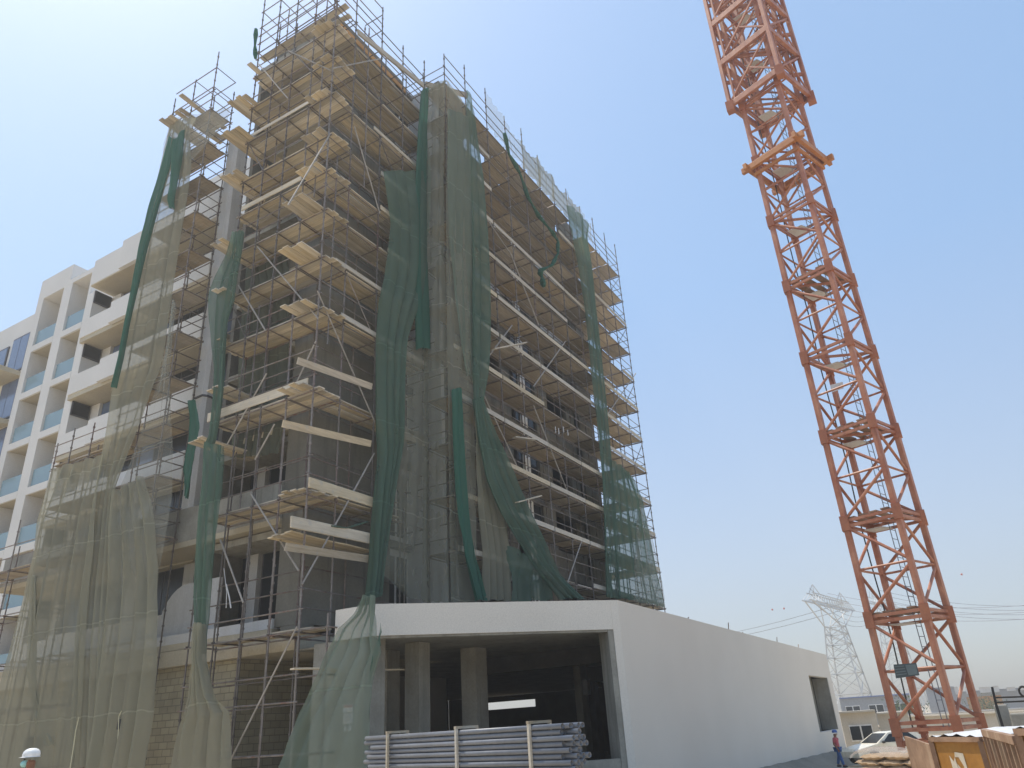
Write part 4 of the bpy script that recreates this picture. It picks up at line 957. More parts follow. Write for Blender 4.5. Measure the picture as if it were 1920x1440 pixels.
for t in (.2, .8):
    c_ = p0 + ax_ * PL * t; one('bearer', MB().bar(at(c_, .05), at(c_ + sd_ * .8, .05), .1, .1), M['plank'], 'timber bearer under the lower pipe bundle', 'bearer', 'bearers under the pipes')

# ---------------------------------------------------------------- far background
def lattice(name, base, top_z, half, armdir, arm, label, r=.14):
    pr = empty(name, base, label, 'pylon'); b = Vector(base); side = Vector((-armdir.y, armdir.x, 0))
    waist = top_z * .70
    def corner(i, z):
        t = min(1, z / waist); hw = half * (1 - t) + half * .45 * t; sx, sy = ((-1, -1), (1, -1), (1, 1), (-1, 1))[i]
        return Vector((b.x, b.y, b.z + z)) + armdir * (sx * hw) + side * (sy * hw)
    body = MB(); zs_ = [0]; st = top_z * .19
    while zs_[-1] < waist * .93: zs_.append(min(waist, zs_[-1] + st)); st *= .8
    for i in range(4): body.tube(corner(i, 0), corner(i, waist), r * 1.3, 4)
    for a, c in zip(zs_[:-1], zs_[1:]):
        for i in range(4):
            j = (i + 1) % 4; body.tube(corner(i, a), corner(j, c), r * .7, 3); body.tube(corner(j, a), corner(i, c), r * .7, 3); body.tube(corner(i, c), corner(j, c), r * .7, 3)
    body.build('body', M['pylon'], pr)
    am = MB(); zt = top_z * .86
    for sy in (-1, 1):
        for sx in (-1, 1): am.tube(corner((1 if sx > 0 else 0) if sy < 0 else (2 if sx > 0 else 3), waist), Vector((b.x, b.y, b.z + zt)) + armdir * (sx * arm * .9) + side * sy * .8, r, 4)
        for sx in (-1, 1): am.tube(corner((1 if sx > 0 else 0) if sy < 0 else (2 if sx > 0 else 3), waist), Vector((b.x, b.y, b.z + zt)) + armdir * (sx * arm * .3) + side * sy * .8, r * .8, 4)
        am.tube(Vector((b.x, b.y, b.z + zt)) - armdir * arm + side * sy * .8, Vector((b.x, b.y, b.z + zt)) + armdir * arm + side * sy * .8, r, 4)
        am.tube(Vector((b.x, b.y, b.z + zt + 1.8)) - armdir * arm * .8 + side * sy * .6, Vector((b.x, b.y, b.z + zt + 1.8)) + armdir * arm * .8 + side * sy * .6, r * .8, 4)
    n = 16
    for i in range(n):
        a = Vector((b.x, b.y, b.z + zt)) + armdir * (arm * (-1 + 2 * i / n)); c = Vector((b.x, b.y, b.z + zt + 1.8)) + armdir * (arm * .8 * (-1 + 2 * (i + .5) / n))
        e = Vector((b.x, b.y, b.z + zt)) + armdir * (arm * (-1 + 2 * (i + 1) / n)); am.tube(a + side * .8, c + side * .6, r * .6, 3); am.tube(c - side * .6, e - side * .8, r * .6, 3); am.tube(a + side * .8, e - side * .8, r * .6, 3)
    am.build('crossarm', M['pylon'], pr)
    pk = MB()
    for sx in (-1, 1):
        tip = Vector((b.x, b.y, b.z + top_z)) + armdir * (sx * arm * .6)
        for dx in (-1, 1):
            for sy in (-1, 1): pk.tube(Vector((b.x, b.y, b.z + zt + 1.8)) + armdir * (sx * arm * .6 + dx * 1.8) + side * sy * .6, tip, r * .7, 3)
    pk.build('peak', M['pylon'], pr)
    return pr
ad = (bearing(1590, 1200) * 1.0 + Vector((bearing(1590, 1200).y, -bearing(1590, 1200).x, 0)) * .28).normalized()
D1 = 190; pb = CAM + bearing(1600, 1325) * D1 + Vector((0, 0, 0)); 
lattice('power_pylon', (pb.x, pb.y, -.66), 27.6, 3.9, ad, 16, 'tall white lattice power pylon behind the end of the podium wall')
pb2 = CAM + bearing(1705, 1325) * 270
lattice('power_pylon', (pb2.x, pb2.y, -.66), 36, 4.8, ad, 17, 'fainter second power pylon seen through the crane mast', .13)
random.seed(5)
def wires(P, Q, sag, label, n=3, r=.05):
    for i in range(n):
        pts_ = [];
        for j in range(21):
            t = j / 20; p = P.lerp(Q, t); pts_.append(Vector((p.x, p.y, p.z - 4 * sag * t * (1 - t) + i * 1.4 - .4 * i * t)))
        tag(MB().path(pts_, r, 3).build('power_line', M['wire']), label, 'power line', label)
tipL = Vector((pb.x, pb.y, 23.1)); tip2 = Vector((pb2.x, pb2.y, 31))
wires(tipL, atd(2150, 1130, 150) , 3, 'power line running right from the nearer pylon')
wires(tipL + ad * 10, atd(1000, 1180, 420), 9, 'power line running left from the nearer pylon', 2, .07)
wires(tip2, atd(2200, 1120, 260), 5, 'power line running right from the farther pylon', 4, .07)
wires(tipL - ad * 12, tip2, 6, 'power line slung between the two pylons', 3, .06)
for i, (x_, y_, lab) in enumerate([(1448, 1143, 'left'), (1470, 1141, 'right')]):
    p = atd(x_, y_, 200); one('marker_ball', MB().ball(p, .24, 8), M['red'], 'red warning ball high in the sky above the podium wall, %s of the pair' % lab, 'marker ball', smooth=True)
p = atd(1803, 1077, 200); one('marker_ball', MB().ball(p, .24, 8), M['red'], 'single red warning ball right of the crane mast', 'marker ball', smooth=True)

def bldg(name, px0, px1, pyt, D, depth, mat, label, base=-.66, cat='building', deltaD=0, roofmat=None, wins=0, winmat='frame'):
    a = CAM + bearing(px0, 1330) * D; b = CAM + bearing(px1, 1330) * (D + deltaD); z1 = atd((px0 + px1) / 2, pyt, D + deltaD / 2).z
    d_ = Vector((b.x - a.x, b.y - a.y, 0)); n2 = Vector((-d_.y, d_.x, 0)).normalized()
    if n2.dot(a - CAM) < 0: n2 = -n2
    c, e = b + n2 * depth, a + n2 * depth
    rt_ = empty(name, ((a.x + c.x) / 2, (a.y + c.y) / 2, base), label, cat)
    MB().prism([tuple(x)[:2] for x in (a, b, c, e)], base, z1).build('wall', M[mat], rt_)
    ov = n2 * .3
    MB().prism([tuple(x)[:2] for x in (a - ov, b - ov, c + ov, e + ov)], z1 + .002, z1 + max(.1, (z1 - base) * .04)).build('roof', M[roofmat or mat], rt_)
    L = d_.length; dn = d_.normalized()
    for i in range(wins):
        t = (i + .5) / wins * L; w_ = L / wins * .32; hh = (z1 - base)
        p_ = a + dn * t - n2 * .03; f_ = MB(); f_.bar(at(p_ - dn * w_, base + hh * .55), at(p_ + dn * w_, base + hh * .55), .05, hh * .36); fo = f_.build('window', M['wframe'], rt_)
        for s_ in (-1, 1):
            p2 = p_ - n2 * .03 + dn * s_ * w_ * .5; MB().bar(at(p2 - dn * w_ * .43, base + hh * .55), at(p2 + dn * w_ * .43, base + hh * .55), .03, hh * .3).build('pane', M['glass'], fo)
    return rt_
bldg('house', 1572, 1640, 1336, 60, 8, 'beige', 'small pale house with one white framed window behind the white car', cat='house', wins=1, base=-1.4)
bldg('house', 1641, 1700, 1338, 61, 8, 'beige', 'windowless pale extension between the small house and the crane', cat='house', base=-1.4)
bldg('office_building', 1578, 1712, 1306, 130, 15, 'grey', 'grey two-storey building with a blue roof band beyond the house', roofmat='blue', wins=3)
bldg('boundary_wall', 1690, 1960, 1339, 75, .4, 'beige', 'long beige boundary wall seen through the crane foot', cat='wall', deltaD=-8)
bldg('boundary_wall', 1700, 1990, 1333, 95, .4, 'white2', 'pale low wall with cluttered top behind the beige wall', cat='wall')
bldg('warehouse', 1780, 2010, 1292, 240, 40, 'grey', 'long grey warehouse on the right horizon', roofmat='grey')
bldg('warehouse', 1745, 1800, 1290, 200, 20, 'grey', 'small grey shed seen between the crane legs')
bldg('awning_shed', 1818, 1885, 1306, 190, 10, 'yellow', 'low shed with an ochre wall below the grey warehouse')
for i in range(9):
    x_ = 1795 + i * 26; bldg('rooftop_unit', x_, x_ + 12 + 5 * (i % 3), 1288 - (i % 2) * 2, 236, 4, 'white2', 'pale unit lined up before the far warehouse, %s' % (['leftmost', 'second from left', 'third from left', 'fourth from left', 'middle', 'fourth from right', 'third from right', 'second from right', 'rightmost'][i]), cat='unit', base=3.5)
random.seed(21)
def shrub(px, py, D, w_, h_, label, grp):
    c = atd(px, py, D); rt_ = empty('tree', (c.x, c.y, -.66), label, 'tree', grp)
    MB().tube((c.x, c.y, -.66), (c.x, c.y, c.z), .15, 6, .08).build('trunk', M['bark'], rt_)
    mb_ = MB()
    for i in range(260):
        v = Vector((random.gauss(0, .42), random.gauss(0, .42), random.gauss(0, .4))); 
        p = c + Vector((v.x * w_, v.y * w_, v.z * h_)); s = random.uniform(.1, .3); a = Vector((random.uniform(-1, 1), random.uniform(-1, 1), random.uniform(-1, 1))).normalized(); b = a.orthogonal().normalized()
        mb_.quad(p, p + a * s, p + a * s + b * s * .6, p + b * s * .6)
    mb_.build('crown', M['leaf'], rt_)
for i, (x_, y_, D, w_, h_, lab) in enumerate([(1690, 1327, 110, 2.2, 1.5, 'low dark tree beside the crane left leg'), (1712, 1329, 100, 1.6, 1.2, 'small tree just inside the crane foot'), (1842, 1320, 150, 3.0, 1.6, 'wide bushy tree in front of the ochre wall'), (1862, 1322, 150, 2.6, 1.4, 'bushy tree right of the one before the ochre wall')]): shrub(x_, y_, D, w_, h_, lab, 'far small trees')

# ---------------------------------------------------------------- car
def car():
    a = bearing(1606, 1390); c0 = CAM + a * 45; b = CAM + bearing(1752, 1385) * 47.5
    dx = Vector((b.x - c0.x, b.y - c0.y, 0)).normalized(); n2 = Vector((-dx.y, dx.x, 0))
    if n2.dot(c0 - CAM) < 0: n2 = -n2
    g0 = -.98; rt_ = empty('parked_car', (c0.x + dx.x * 2.3, c0.y + dx.y * 2.3, g0), 'white saloon car parked before the pale house behind the sacks', 'car')
    def pt(x, y, z): v = c0 + dx * x + n2 * y; return (v.x, v.y, g0 + z)
    prof = [(0, .35), (0, .62), (.12, .74), (1.0, .90), (1.25, .93), (3.75, .97), (4.55, .95), (4.65, .75), (4.65, .35)]
    mb_ = MB(); W = 1.75
    for (x0, za), (x1, zb) in zip(prof[:-1], prof[1:]): mb_.quad(pt(x0, 0.05, za), pt(x1, .05, zb), pt(x1, W - .05, zb), pt(x0, W - .05, za))
    for y in (0.05, W - .05):
        k = len(mb_.v); mb_.v += [pt(x, y, z) for x, z in prof]; mb_.f.append(tuple(range(k, k + len(prof))))
    mb_.build('body', M['carw'], rt_)
    roof = [(1.15, .92), (1.95, 1.38), (2.3, 1.44), (3.1, 1.44), (3.5, 1.38), (4.1, .96)]; mb_ = MB(); ins = .16
    def yin(z): return ins * max(0, (z - .92) / .5)
    for (x0, za), (x1, zb) in zip(roof[:-1], roof[1:]): mb_.quad(pt(x0, .08 + yin(za), za), pt(x1, .08 + yin(zb), zb), pt(x1, W - .08 - yin(zb), zb), pt(x0, W - .08 - yin(za), za))
    for s_ in (0, 1):
        k = len(mb_.v); mb_.v += [pt(x, (.08 + yin(z)) if s_ == 0 else (W - .08 - yin(z)), z) for x, z in roof]; mb_.f.append(tuple(range(k, k + len(roof))))
    mb_.build('cabin', M['carw'], rt_)
    for (P_) in ([(1.5, .97), (2.02, 1.33), (2.65, 1.38), (2.7, .98)], [(2.78, .98), (2.74, 1.38), (3.1, 1.37), (3.55, 1.02)]):
        mb_ = MB(); mb_.quad(*[pt(x, .055 + yin(z), z) for x, z in P_]); mb_.quad(*[pt(x, .07 + yin(z), z) for x, z in P_]); mb_.build('side_window', M['glass'], rt_)
    mb_ = MB(); mb_.quad(pt(1.2, .2, .955), pt(1.2, W - .2, .955), pt(1.93, W - .3, 1.375), pt(1.93, .3, 1.375)); mb_.build('windscreen', M['glass'], rt_)
    mb_ = MB(); mb_.ball(pt(1.45, -.06, 1.0), .1, 8, (1, 1, .7)); mb_.build('mirror', M['black'], rt_)
    for x in (.85, 3.75):
        for y in (.0, W):
            w0, w1 = Vector(pt(x, y - .08, .32)), Vector(pt(x, y + .12, .32)); t_ = MB().tube(w0, w1, .32, 16).build('wheel', M['rubber'], rt_)
            MB().tube(w0 - n2 * .01, w1 + n2 * .01, .19, 12).build('rim', M['ladder'], t_)
    mb_ = MB(); mb_.ball(pt(.06, .3, .66), .13, 8, (1, 1, .6)); mb_.build('headlight', M['tarp'], rt_)
car()

# ---------------------------------------------------------------- sacks, skips and site clutter at the right
random.seed(9)
s0 = CAM + bearing(1592, 1400) * 20.5; s1_ = CAM + bearing(1752, 1400) * 19.0; sdx = Vector((s1_.x - s0.x, s1_.y - s0.y, 0)); SL = sdx.length; sdx.normalize(); sn = Vector((-sdx.y, sdx.x, 0))
if sn.dot(s0 - CAM) < 0: sn = -sn
gz = ground_z(s0.x, s0.y)
def sack_mesh(L=.62, W=.42, H=.13):
    mb_ = MB(); n = 9; rows = []
    for side_ in (1, -1):
        rws = []
        for i in range(n + 1):
            row = []
            for j in range(7):
                u_, v_ = i / n * 2 - 1, j / 6 * 2 - 1; hgt = H / 2 * (1 - abs(u_) ** 4) ** .6 * (1 - abs(v_) ** 4) ** .6
                row.append((u_ * L / 2, v_ * W / 2, side_ * hgt + .008 * math.sin(9 * u_ + 5 * v_)))
            rws.append(row if side_ == 1 else row[::-1])
        mb_.grid(rws)
    me = bpy.data.meshes.new('cement_sack'); me.from_pydata(mb_.v, [], mb_.f); me.materials.append(M['bag']); me.shade_smooth(); return me
sm_ = sack_mesh(); ang = math.atan2(sdx.y, sdx.x); ztop = atd(1660, 1404, 20).z - .2; nl = max(3, int((ztop - gz) / .12))
pal = empty('pallet', (s0.x + sdx.x * SL / 2, s0.y + sdx.y * SL / 2, gz), 'long timber pallet under the stacked sacks', 'pallet')
for y in (0, .45, .9): MB().bar(at(s0 + sn * y, gz + .05), at(s0 + sdx * SL + sn * y, gz + .05), .1, .08).build('bearer', M['plank'], pal)
for i in range(12): c_ = s0 + sdx * (SL * (i + .5) / 12); MB().bar(at(c_ - sn * .05, gz + .105), at(c_ + sn * .98, gz + .105), .1, .022).build('board', M['plank'], pal)
for l in range(nl):
    nn = int(SL / .64) - (1 if l == nl - 1 else 0)
    for i in range(nn):
        for jy in range(2):
            c_ = s0 + sdx * (.35 + i * .64 + (.16 if l % 2 else 0)) + sn * (.22 + jy * .45)
            o = bpy.data.objects.new('cement_sack', sm_); COL.objects.link(o); o.location = (c_.x, c_.y, gz + .19 + l * .115); o.rotation_euler = (random.uniform(-.04, .04), random.uniform(-.05, .05), ang + random.uniform(-.06, .06))
            tag(o, 'dusty brown sack in the wrapped stack near the skip', 'sack', 'sacks in the wrapped stack')
rows = []; ztp = gz + .19 + nl * .115
for i in range(31):
    t = i / 30; c_ = s0 + sdx * (SL * t * 1.0); wv = .03 * math.sin(i * 1.9); row = []
    dip = .05 * math.sin(t * 9) - .12 * (t > .97) - .1 * (t < .04)
    for (dy, z) in ((-.06, ztp - .07), (-.05 + wv * .6, ztp - .04), (-.04, ztp - .01), (.05, ztp + .01), (.3, ztp + .03), (.6, ztp + .03), (.92, ztp + .01), (1.0, ztp - .15)):
        row.append(at(c_ + sn * (dy + wv * .5), z + dip * .6 + .012 * math.sin(i * 2.7 + dy * 9)))
    rows.append(row)
tag(MB().grid(rows).build('plastic_sheet', M['film'], None, True), 'crinkled clear plastic sheet draped over the sack stack', 'plastic sheet')
c_ = s0 + sdx * .9 - sn * .35
one('plastic_bag', MB().ball((c_.x, c_.y, ztop - .42), .11, 8, (1, .6, 1.5)), M['tarp'], 'small white plastic bag beside the sack stack', 'bag', smooth=True)

# yellow skip with tarp
def skip(p_front_l, D0, p_front_r, D1_, ytop_l, ytop_r, depth, label, mark):
    a = atd(p_front_l, ytop_l, D0); b = atd(p_front_r, ytop_r, D1_); zt = (a.z + b.z) / 2
    dx = Vector((b.x - a.x, b.y - a.y, 0)); L = dx.length; dx.normalize(); n2 = Vector((-dx.y, dx.x, 0))
    if n2.dot(a - CAM) < 0: n2 = -n2
    gz_ = ground_z(a.x, a.y); rt_ = empty('skip_container', (a.x, a.y, gz_), label, 'skip')
    def pt(x, y, z): v = Vector((a.x, a.y, 0)) + dx * x + n2 * y; return Vector((v.x, v.y, z))
    t = .06
    for (nm, P_) in (('front_panel', [(0, 0), (L, 0), (L, t), (0, t)]), ('rear_panel', [(0, depth - t), (L, depth - t), (L, depth), (0, depth)]), ('side_panel', [(0, t + .003), (t, t + .003), (t, depth - t - .003), (0, depth - t - .003)]), ('side_panel', [(L - t, t + .003), (L, t + .003), (L, depth - t - .003), (L - t, depth - t - .003)])):
        MB().prism([tuple(pt(x, y, 0))[:2] for x, y in P_], gz_ + .08, zt).build(nm, M['yellow'] if nm == 'front_panel' else M['rust'], rt_)
    rim = MB(); 
    for p_, q_ in (((0, 0), (L, 0)), ((L, 0), (L, depth)), ((L, depth), (0, depth)), ((0, depth), (0, 0))): rim.bar(pt(*p_, zt + .02), pt(*q_, zt + .02), .1, .07)
    rim.build('rim', M['rust'], rt_)
    MB().prism([tuple(pt(x, y, 0))[:2] for x, y in ((t, t), (L - t, t), (L - t, depth - t), (t, depth - t))], gz_ + .1, gz_ + .16).build('base', M['rust'], rt_)
    for x in (L * .0, L - .05): MB().bar(pt(x + .03, -.03, gz_), pt(x + .03, -.03, zt), .07, .05).build('corner_post', M['rust'], rt_)
    rows = []
    for i in range(13):
        r = []
        for j in range(9):
            x, y = L * i / 12, -.03 + (depth + .06) * j / 8; hump = .09 * math.sin(math.pi * i / 12) * math.sin(math.pi * min(1, j / 8 * .8 + .12)) + .02 * math.sin(i * 2 + j * 1.4)
            r.append(pt(x, y, zt + .05 + hump))
        rows.append(r)
    tag(MB().grid(rows).build('tarpaulin', M['tarp'], None, True), 'white tarpaulin bulging over the %s' % label.split(' with')[0], 'tarpaulin')
    if mark:
        mk = MB(); s = L * .28; x0 = L * .30; zc = (zt - .16)
        # worn white sticker with an angular bent-arrow mark cut from it
        def mq(P_): mk.quad(*[pt(x0 + x * s, -.008, zc - y * s * .95) for x, y in P_])
        mq([(0, .15), (.22, .42), (.16, .95), (.02, 1.0)]); mq([(.22, .42), (.36, .22), (.42, .92), (.16, .95)]); mq([(.36, .22), (.44, 0), (1.0, .05), (.62, .22)])
        mq([(.62, .22), (1.0, .05), (1.04, .9), (.84, .62)]); mq([(.84, .62), (1.04, .9), (.8, 1.12), (.7, .9)]); mq([(.42, .5), (.6, .7), (.62, .95), (.42, .92)])
        mk.build('sticker', M['dullpaper'], rt_)
    return rt_, pt, L, zt, gz_
skip(1748, 15.2, 1840, 14.2, 1396, 1381, 2.2, 'ochre skip with a worn white sticker', True)
# left wing wall of the skip
a = atd(1748, 1396, 15.25); b = atd(1700, 1380, 16.8)
mb_ = MB(); a0, b0 = Vector((a.x, a.y, -.66)), Vector((b.x, b.y, -.66)); o_ = Vector((.03, .05, 0)); mb_.hexa([a0, b0, b0 + o_, a0 + o_, a, b, b + o_, a + o_])
one('leaning_sheet', mb_, M['rust'], 'weathered brown steel panel leaning off the left side of the ochre skip', 'panel')
# slatted crate
def slats():
    a = atd(1846, 1375, 14.0); b = atd(1906, 1386, 10.8); rt_ = empty('slatted_crate', (a.x, a.y, -.66), 'rusty slatted steel crate right of the ochre skip', 'crate')
    zt = (a.z + b.z) / 2; n = 8; a = Vector((a.x, a.y, 0)); b = Vector((b.x, b.y, 0)); dv = (b - a); nrm = Vector((dv.y, -dv.x, 0)).normalized()
    if nrm.dot(a - CAM) < 0: nrm = -nrm
    MB().bar(at(a, zt), at(b, zt), .08, .09).build('top_rail', M['rust'], rt_)
    MB().bar(at(a, -.55), at(b, -.55), .08, .09).build('bottom_rail', M['rust'], rt_)
    for i in range(n + 1):
        p = a.lerp(b, i / n); MB().bar(at(p, -.6), at(p, zt - .05), .05, .07, nrm).build('slat', M['rust'], rt_)
    MB().hexa([at(a + nrm * .06, -.6), at(b + nrm * .06, -.6), at(b + nrm * .1, -.6), at(a + nrm * .1, -.6), at(a + nrm * .06, zt - .06), at(b + nrm * .06, zt - .06), at(b + nrm * .1, zt - .06), at(a + nrm * .1, zt - .06)]) 
    mb_ = MB(); mb_.hexa([at(a + nrm * .06, -.6), at(b + nrm * .06, -.6), at(b + nrm * .1, -.6), at(a + nrm * .1, -.6), at(a + nrm * .06, zt - .06), at(b + nrm * .06, zt - .06), at(b + nrm * .1, zt - .06), at(a + nrm * .1, zt - .06)]); mb_.build('back_panel', M['rust'], rt_)
slats()
skip(1910, 10.6, 2080, 9.8, 1382, 1368, 2.0, 'nearer ochre skip with its right side cut by the picture edge', False)
# precast blocks, steel frame with ring
for i, (x0, x1, yt, D, lab) in enumerate([(1862, 1888, 1322, 22, 'tapered grey concrete block left of the dark frame foot'), (1892, 1960, 1338, 21, 'wider grey concrete block at the right picture edge')]):
    a = atd(x0, yt, D); b = atd(x1, yt, D); dx = (b - a); dx.z = 0; n2 = Vector((-dx.y, dx.x, 0)).normalized() * .8
    if n2.dot(a - CAM) < 0: n2 = -n2
    mb_ = MB(); e = dx * .12
    mb_.hexa([at(a - e, -.66), at(b + e, -.66), at(b + e + n2, -.66), at(a - e + n2, -.66), at(a, a.z), at(b, a.z), at(b + n2, a.z), at(a + n2, a.z)])
    one('concrete_block', mb_, M['concrete'], lab, 'concrete block', bevel=.03)
fr = empty('lifting_frame', tuple(atd(1870, 1380, 19)), 'dark steel frame with a lifting ring at the right edge', 'frame')
P_ = [atd(1860, 1288, 19), atd(1868, 1322, 19), atd(1930, 1306, 18), atd(1935, 1314, 18), atd(1870, 1317, 19)]
MB().bar(P_[0], P_[1], .045, .045).build('post', M['black'], fr); MB().bar(atd(1866, 1308, 19), P_[2], .03, .03).build('rail', M['black'], fr); MB().bar(P_[4], P_[3], .03, .03).build('rail', M['black'], fr)
pb_ = atd(1868, 1322, 19); MB().bar(pb_, Vector((pb_.x, pb_.y, -.66)), .05, .05).build('post', M['black'], fr)
rg = atd(1920, 1297, 18); rr = MB(); rv = rx_ ; pts_ = [rg + rx_ * (.09 * math.cos(t / 12 * 6.283)) + Vector((0, 0, .09 * math.sin(t / 12 * 6.283))) for t in range(13)]
rr.path(pts_, .02, 6); rr.build('ring', M['black'], fr)
rgb = MB().bar(rg - Vector((0, 0, .09)), atd(1922, 1308, 18), .03, .03); rgb.build('ring_bracket', M['black'], fr)

# ---------------------------------------------------------------- people
def skin_body(name, parent, verts, edges, radii, mat, levels=2):
    me = bpy.data.meshes.new(name); off = ORG[parent.name]; me.from_pydata([tuple(Vector(v) - off) for v in verts], edges, []); me.materials.append(mat)
    o = bpy.data.objects.new(name, me); COL.objects.link(o); o.parent = parent
    sk = o.modifiers.new('skin', 'SKIN'); sk.use_smooth_shade = True
    for i, r_ in enumerate(radii):
        sv = me.skin_vertices[0].data[i]; sv.radius = r_ if isinstance(r_, tuple) else (r_, r_); sv.use_root = (i == 0)
    sb = o.modifiers.new('sub', 'SUBSURF'); sb.levels = levels; sb.render_levels = levels
    return o
def person(pos, gz_, H, face, label, shirt, helm, pose, mask=False, vest=False):
    """face: unit vector the chest points to"""
    f_ = face.normalized(); s_ = Vector((f_.y, -f_.x, 0))   # s_: the person's right
    k = H / 1.75; rt_ = empty('person', (pos.x, pos.y, gz_), label, 'person')
    def P(r, fw__, z): v = Vector((pos.x, pos.y, gz_)) + s_ * (r * k) + f_ * (fw__ * k); v.z += z * k; return tuple(v)
    hipR, hipL = P(.09, 0, .90), P(-.09, 0, .90)
    st = pose.get('stride', .2)
    legR = [hipR, P(.10, st * .5, .50), P(.10, st * .9, .09), P(.10, st * .9 + .14, .04)]
    legL = [hipL, P(-.10, -st * .25, .50), P(-.10, -st * .9, .13), P(-.10, -st * .9 + .13, .05)]
    ar = pose['armR']; al = pose['armL']
    V_ = [P(0, 0, .93), P(0, .01, 1.10), P(0, .0, 1.28), P(0, -.005, 1.42), P(0, .0, 1.50), P(0, .02, 1.58), P(0, .03, 1.66)]
    R_ = [(.15, .11), (.135, .10), (.16, .11), (.13, .09), .055, .085, .09]
    E_ = [(0, 1), (1, 2), (2, 3), (3, 4), (4, 5), (5, 6)]
    def chain(start, pts_, rad):
        prev = start
        for p_, r_ in zip(pts_, rad): V_.append(p_); R_.append(r_); E_.append((prev, len(V_) - 1)); prev = len(V_) - 1
        return prev
    shR, shL = P(.19, 0, 1.40), P(-.19, 0, 1.40)
    hr = chain(3, [shR] + [P(*a) for a in ar], [.06, .045, .032, .034]); hl = chain(3, [shL] + [P(*a) for a in al], [.06, .045, .032, .034])
    chain(0, legR, [.095, .065, .045, .04]); chain(0, legL, [.095, .065, .045, .04])
    # fingers and thumbs
    for hd, a in ((hr, ar), (hl, al)):
        sgn = 1 if hd == hr else -1; base = Vector(V_[hd])
        for i, (off_, ln) in enumerate(((-.028, .062), (-.01, .072), (.01, .068), (.028, .055))):
            V_.append(tuple(base + f_ * off_ * k + Vector((0, 0, -.03)))); R_.append(.011); E_.append((hd, len(V_) - 1))
            V_.append(tuple(base + f_ * (off_ + .012) * k + Vector((0, 0, -.03 - ln)))); R_.append(.008); E_.append((len(V_) - 2, len(V_) - 1))
        V_.append(tuple(base + f_ * .05 + Vector((0, 0, -.03)))); R_.append(.01); E_.append((hd, len(V_) - 1))
    skin_body('body', rt_, V_, E_, R_, M['skin'])
    # shirt
    SV = [P(0, 0, .92), P(0, .01, 1.10), P(0, .0, 1.28), P(0, -.005, 1.42), P(0, 0, 1.475)]; SR = [(.165, .125), (.15, .115), (.175, .125), (.145, .105), .07]; SE = [(0, 1), (1, 2), (2, 3), (3, 4)]
    for sh_, arm in ((shR, ar), (shL, al)):
        SV.append(sh_); SR.append(.075); SE.append((3, len(SV) - 1)); e = Vector(sh_).lerp(Vector(P(*arm[0])), .8); SV.append(tuple(e)); SR.append(.06); SE.append((len(SV) - 2, len(SV) - 1))
    skin_body('shirt', rt_, SV, SE, SR, M[shirt])
    if vest: skin_body('vest', rt_, [P(0, 0, .98), P(0, .0, 1.28), P(0, 0, 1.40)], [(0, 1), (1, 2)], [(.175, .135), (.185, .137), (.15, .12)], M['hivis'])
    TV = [P(0, 0, .95)]; TR = [(.155, .12)]; TE = []
    for lg in (legR, legL):
        prev = 0
        for p_, r_ in zip(lg[:3], (.11, .08, .065)): TV.append(p_); TR.append(r_); TE.append((prev, len(TV) - 1)); prev = len(TV) - 1
    skin_body('trousers', rt_, TV, TE, TR, M['jeans'])
    for lg in (legR, legL):
        a_, b_ = Vector(lg[2]), Vector(lg[3]); MB().ball(a_.lerp(b_, .4) + Vector((0, 0, -.03)), .13 * k, 10, (abs(f_.x) * .6 + .45, abs(f_.y) * .6 + .45, .5)).build('boot', M['black'], rt_, True)
    # face
    hc = Vector(P(0, .045, 1.655))
    fc = MB(); fc.ball(hc + f_ * .095 * k + Vector((0, 0, -.03)), .022 * k, 6, (1, 1, 1.4)); fc.build('nose', M['skin'], rt_, True)
    for e in (-1, 1):
        MB().ball(hc + f_ * .082 * k + s_ * e * .035 * k + Vector((0, 0, .01)), .014 * k, 6).build('eye', M['black'], rt_, True)
        MB().ball(hc + s_ * e * .092 * k + Vector((0, 0, -.02)), .03 * k, 6, (.6, .6, 1)).build('ear', M['skin'], rt_, True)
    if mask:
        mm = MB(); mm.ball(hc + f_ * .07 * k + Vector((0, 0, -.055)), .07 * k, 10, (1, 1, .85)); mm.build('face_mask', M['mask'], rt_, True)
    # helmet: dome, brim and peak
    hm = MB(); hz = hc + Vector((0, 0, .055 * k)) - f_ * .01; n = 18
    prof = [(.128, 0), (.13, .04), (.118, .085), (.09, .118), (.05, .137), (.0, .142)]
    k0 = len(hm.v)
    for (r_, z_) in prof:
        for j in range(n): t = 2 * math.pi * j / n; hm.v.append(tuple(hz + (f_ * math.cos(t) * 1.12 + s_ * math.sin(t)) * r_ * k + Vector((0, 0, z_ * k))))
    for i in range(len(prof) - 1):
        for j in range(n): j2 = (j + 1) % n; hm.f.append((k0 + i * n + j, k0 + i * n + j2, k0 + (i + 1) * n + j2, k0 + (i + 1) * n + j))
    ob = hm.build('helmet', M[helm], rt_, True)
    bm_ = MB(); rows = []
    for rr_ in (.125, .15):
        row = []
        for j in range(n + 1):
            t = 2 * math.pi * j / n; ext = 1.12 + (.32 * max(0, math.cos(t)) ** 2 if rr_ > .13 else 0); row.append(hz + (f_ * math.cos(t) * ext + s_ * math.sin(t)) * rr_ * k * (1 if rr_ < .13 else .93) + Vector((0, 0, .004 - (.012 if rr_ > .13 else 0))))
        rows.append(row)
    bm_.grid(rows); bm_.build('brim', M[helm], ob, True)
    return rt_
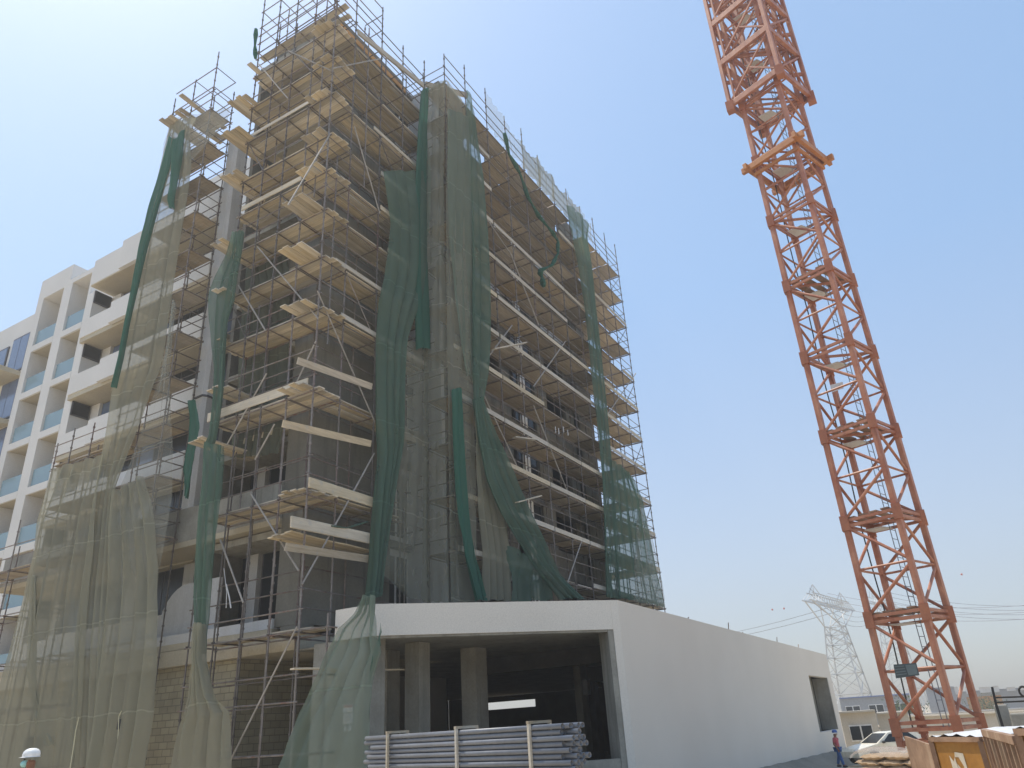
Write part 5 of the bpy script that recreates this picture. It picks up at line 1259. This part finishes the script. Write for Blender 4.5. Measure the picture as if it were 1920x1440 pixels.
# worker walking by the far end of the podium wall
wp = CAM + bearing(1576, 1430) * 43; away = bearing(1574, 1430); fdir = (away * -.55 + Vector((-away.y, away.x, 0)) * .0 + rx_ * .75); fdir.z = 0
person(wp, -.88, 1.54, fdir, 'worker in red shirt, blue jeans and blue helmet by the podium wall end', 'shirtr', 'helmb',
       dict(stride=.22, armR=[(.25, -.06, 1.14), (.26, .10, .92), (.26, .14, .84)], armL=[(-.27, -.12, 1.15), (-.25, -.2, .93), (-.24, -.2, .85)]))
wl = CAM + bearing(62, 1420) * 17.0; aw = bearing(62, 1420); fd2 = (aw * -.35 - rx_ * .9); fd2.z = 0
person(wl, 0, 1.70, fd2, 'worker in white helmet and pale face mask at the lower left', 'shirtg', 'helmw',
       dict(stride=.15, armR=[(.24, -.02, 1.12), (.24, .12, .92), (.22, .18, .86)], armL=[(-.24, -.02, 1.12), (-.24, .1, .9), (-.22, .14, .84)]), mask=True, vest=True)

# ---------------------------------------------------------------- dusty air
hz_ = MB().box(-60, 420, -330, 330, -3, 60); hzm = bpy.data.materials.new('dusty_air'); hzm.use_nodes = True
hn = hzm.node_tree; hn.nodes.remove(hn.nodes['Principled BSDF']); pv = hn.nodes.new('ShaderNodeVolumePrincipled')
pv.inputs['Color'].default_value = (1, .98, .94, 1); pv.inputs['Density'].default_value = .0016; pv.inputs['Anisotropy'].default_value = .3
hn.links.new(pv.outputs[0], hn.nodes['Material Output'].inputs['Volume'])
tag(hz_.build('haze', hzm), kind='stuff')

# ---------------------------------------------------------------- small hanging things
def cord(P_, r_, mat, nm, label, cat): one(nm, MB().path(P_, r_, 5), M[mat], label, cat)
cord([onu(*p, -.3) for p in ((228, 1333), (223, 1342), (222, 1370), (220, 1400), (214, 1420), (211, 1445))], .012, 'rope', 'rope', 'pale rope hanging down the lower olive netting', 'rope')
cord([onu(*p, -.3) for p in ((148, 1345), (142, 1370), (138, 1400), (131, 1445))], .014, 'rope', 'rope', 'pale cord dangling left of the dark doorway', 'rope')
a = onu(227, 1358, -.2); one('switch_box', MB().box(-.28, -.2, a.y - .07, a.y + .07, a.z - .14, a.z + .14), M['black'], 'small black box strapped to the lower olive netting', 'box')
net('green_net_strip', [(62, 1080), (58, 1180), (56, 1260), (60, 1320), (68, 1365), (82, 1395)], [(70, 1080), (68, 1180), (66, 1260), (72, 1318), (84, 1362), (104, 1398)], ('x', -.3), 'net', 'pale net hem curling up at the lower left', 2, .05, 1.2, 30, seed=50)
cord([onu(*p, -.08) for p in ((424, 1095), (430, 1120), (433, 1140))], .02, 'tarp', 'tape', 'white tape tied to the corner scaffold before the black window', 'tape')
cord([onu(*p, -.08) for p in ((420, 1066), (425, 1110), (424, 1140))], .012, 'tarp', 'tape', 'thin white tape just left of the thicker one', 'tape')
for i, (x_, y_) in enumerate([(1041, 800), (1047, 803), (1056, 800), (1064, 806)]):
    a = onv(x_, y_, -1.4); one('hook', MB().tube(a, a - Vector((0, 0, .3)), .025, 5), M['tarp'], 'white hook hanging from the street-side deck ledger', 'hook', 'white hooks on the street-side scaffold')
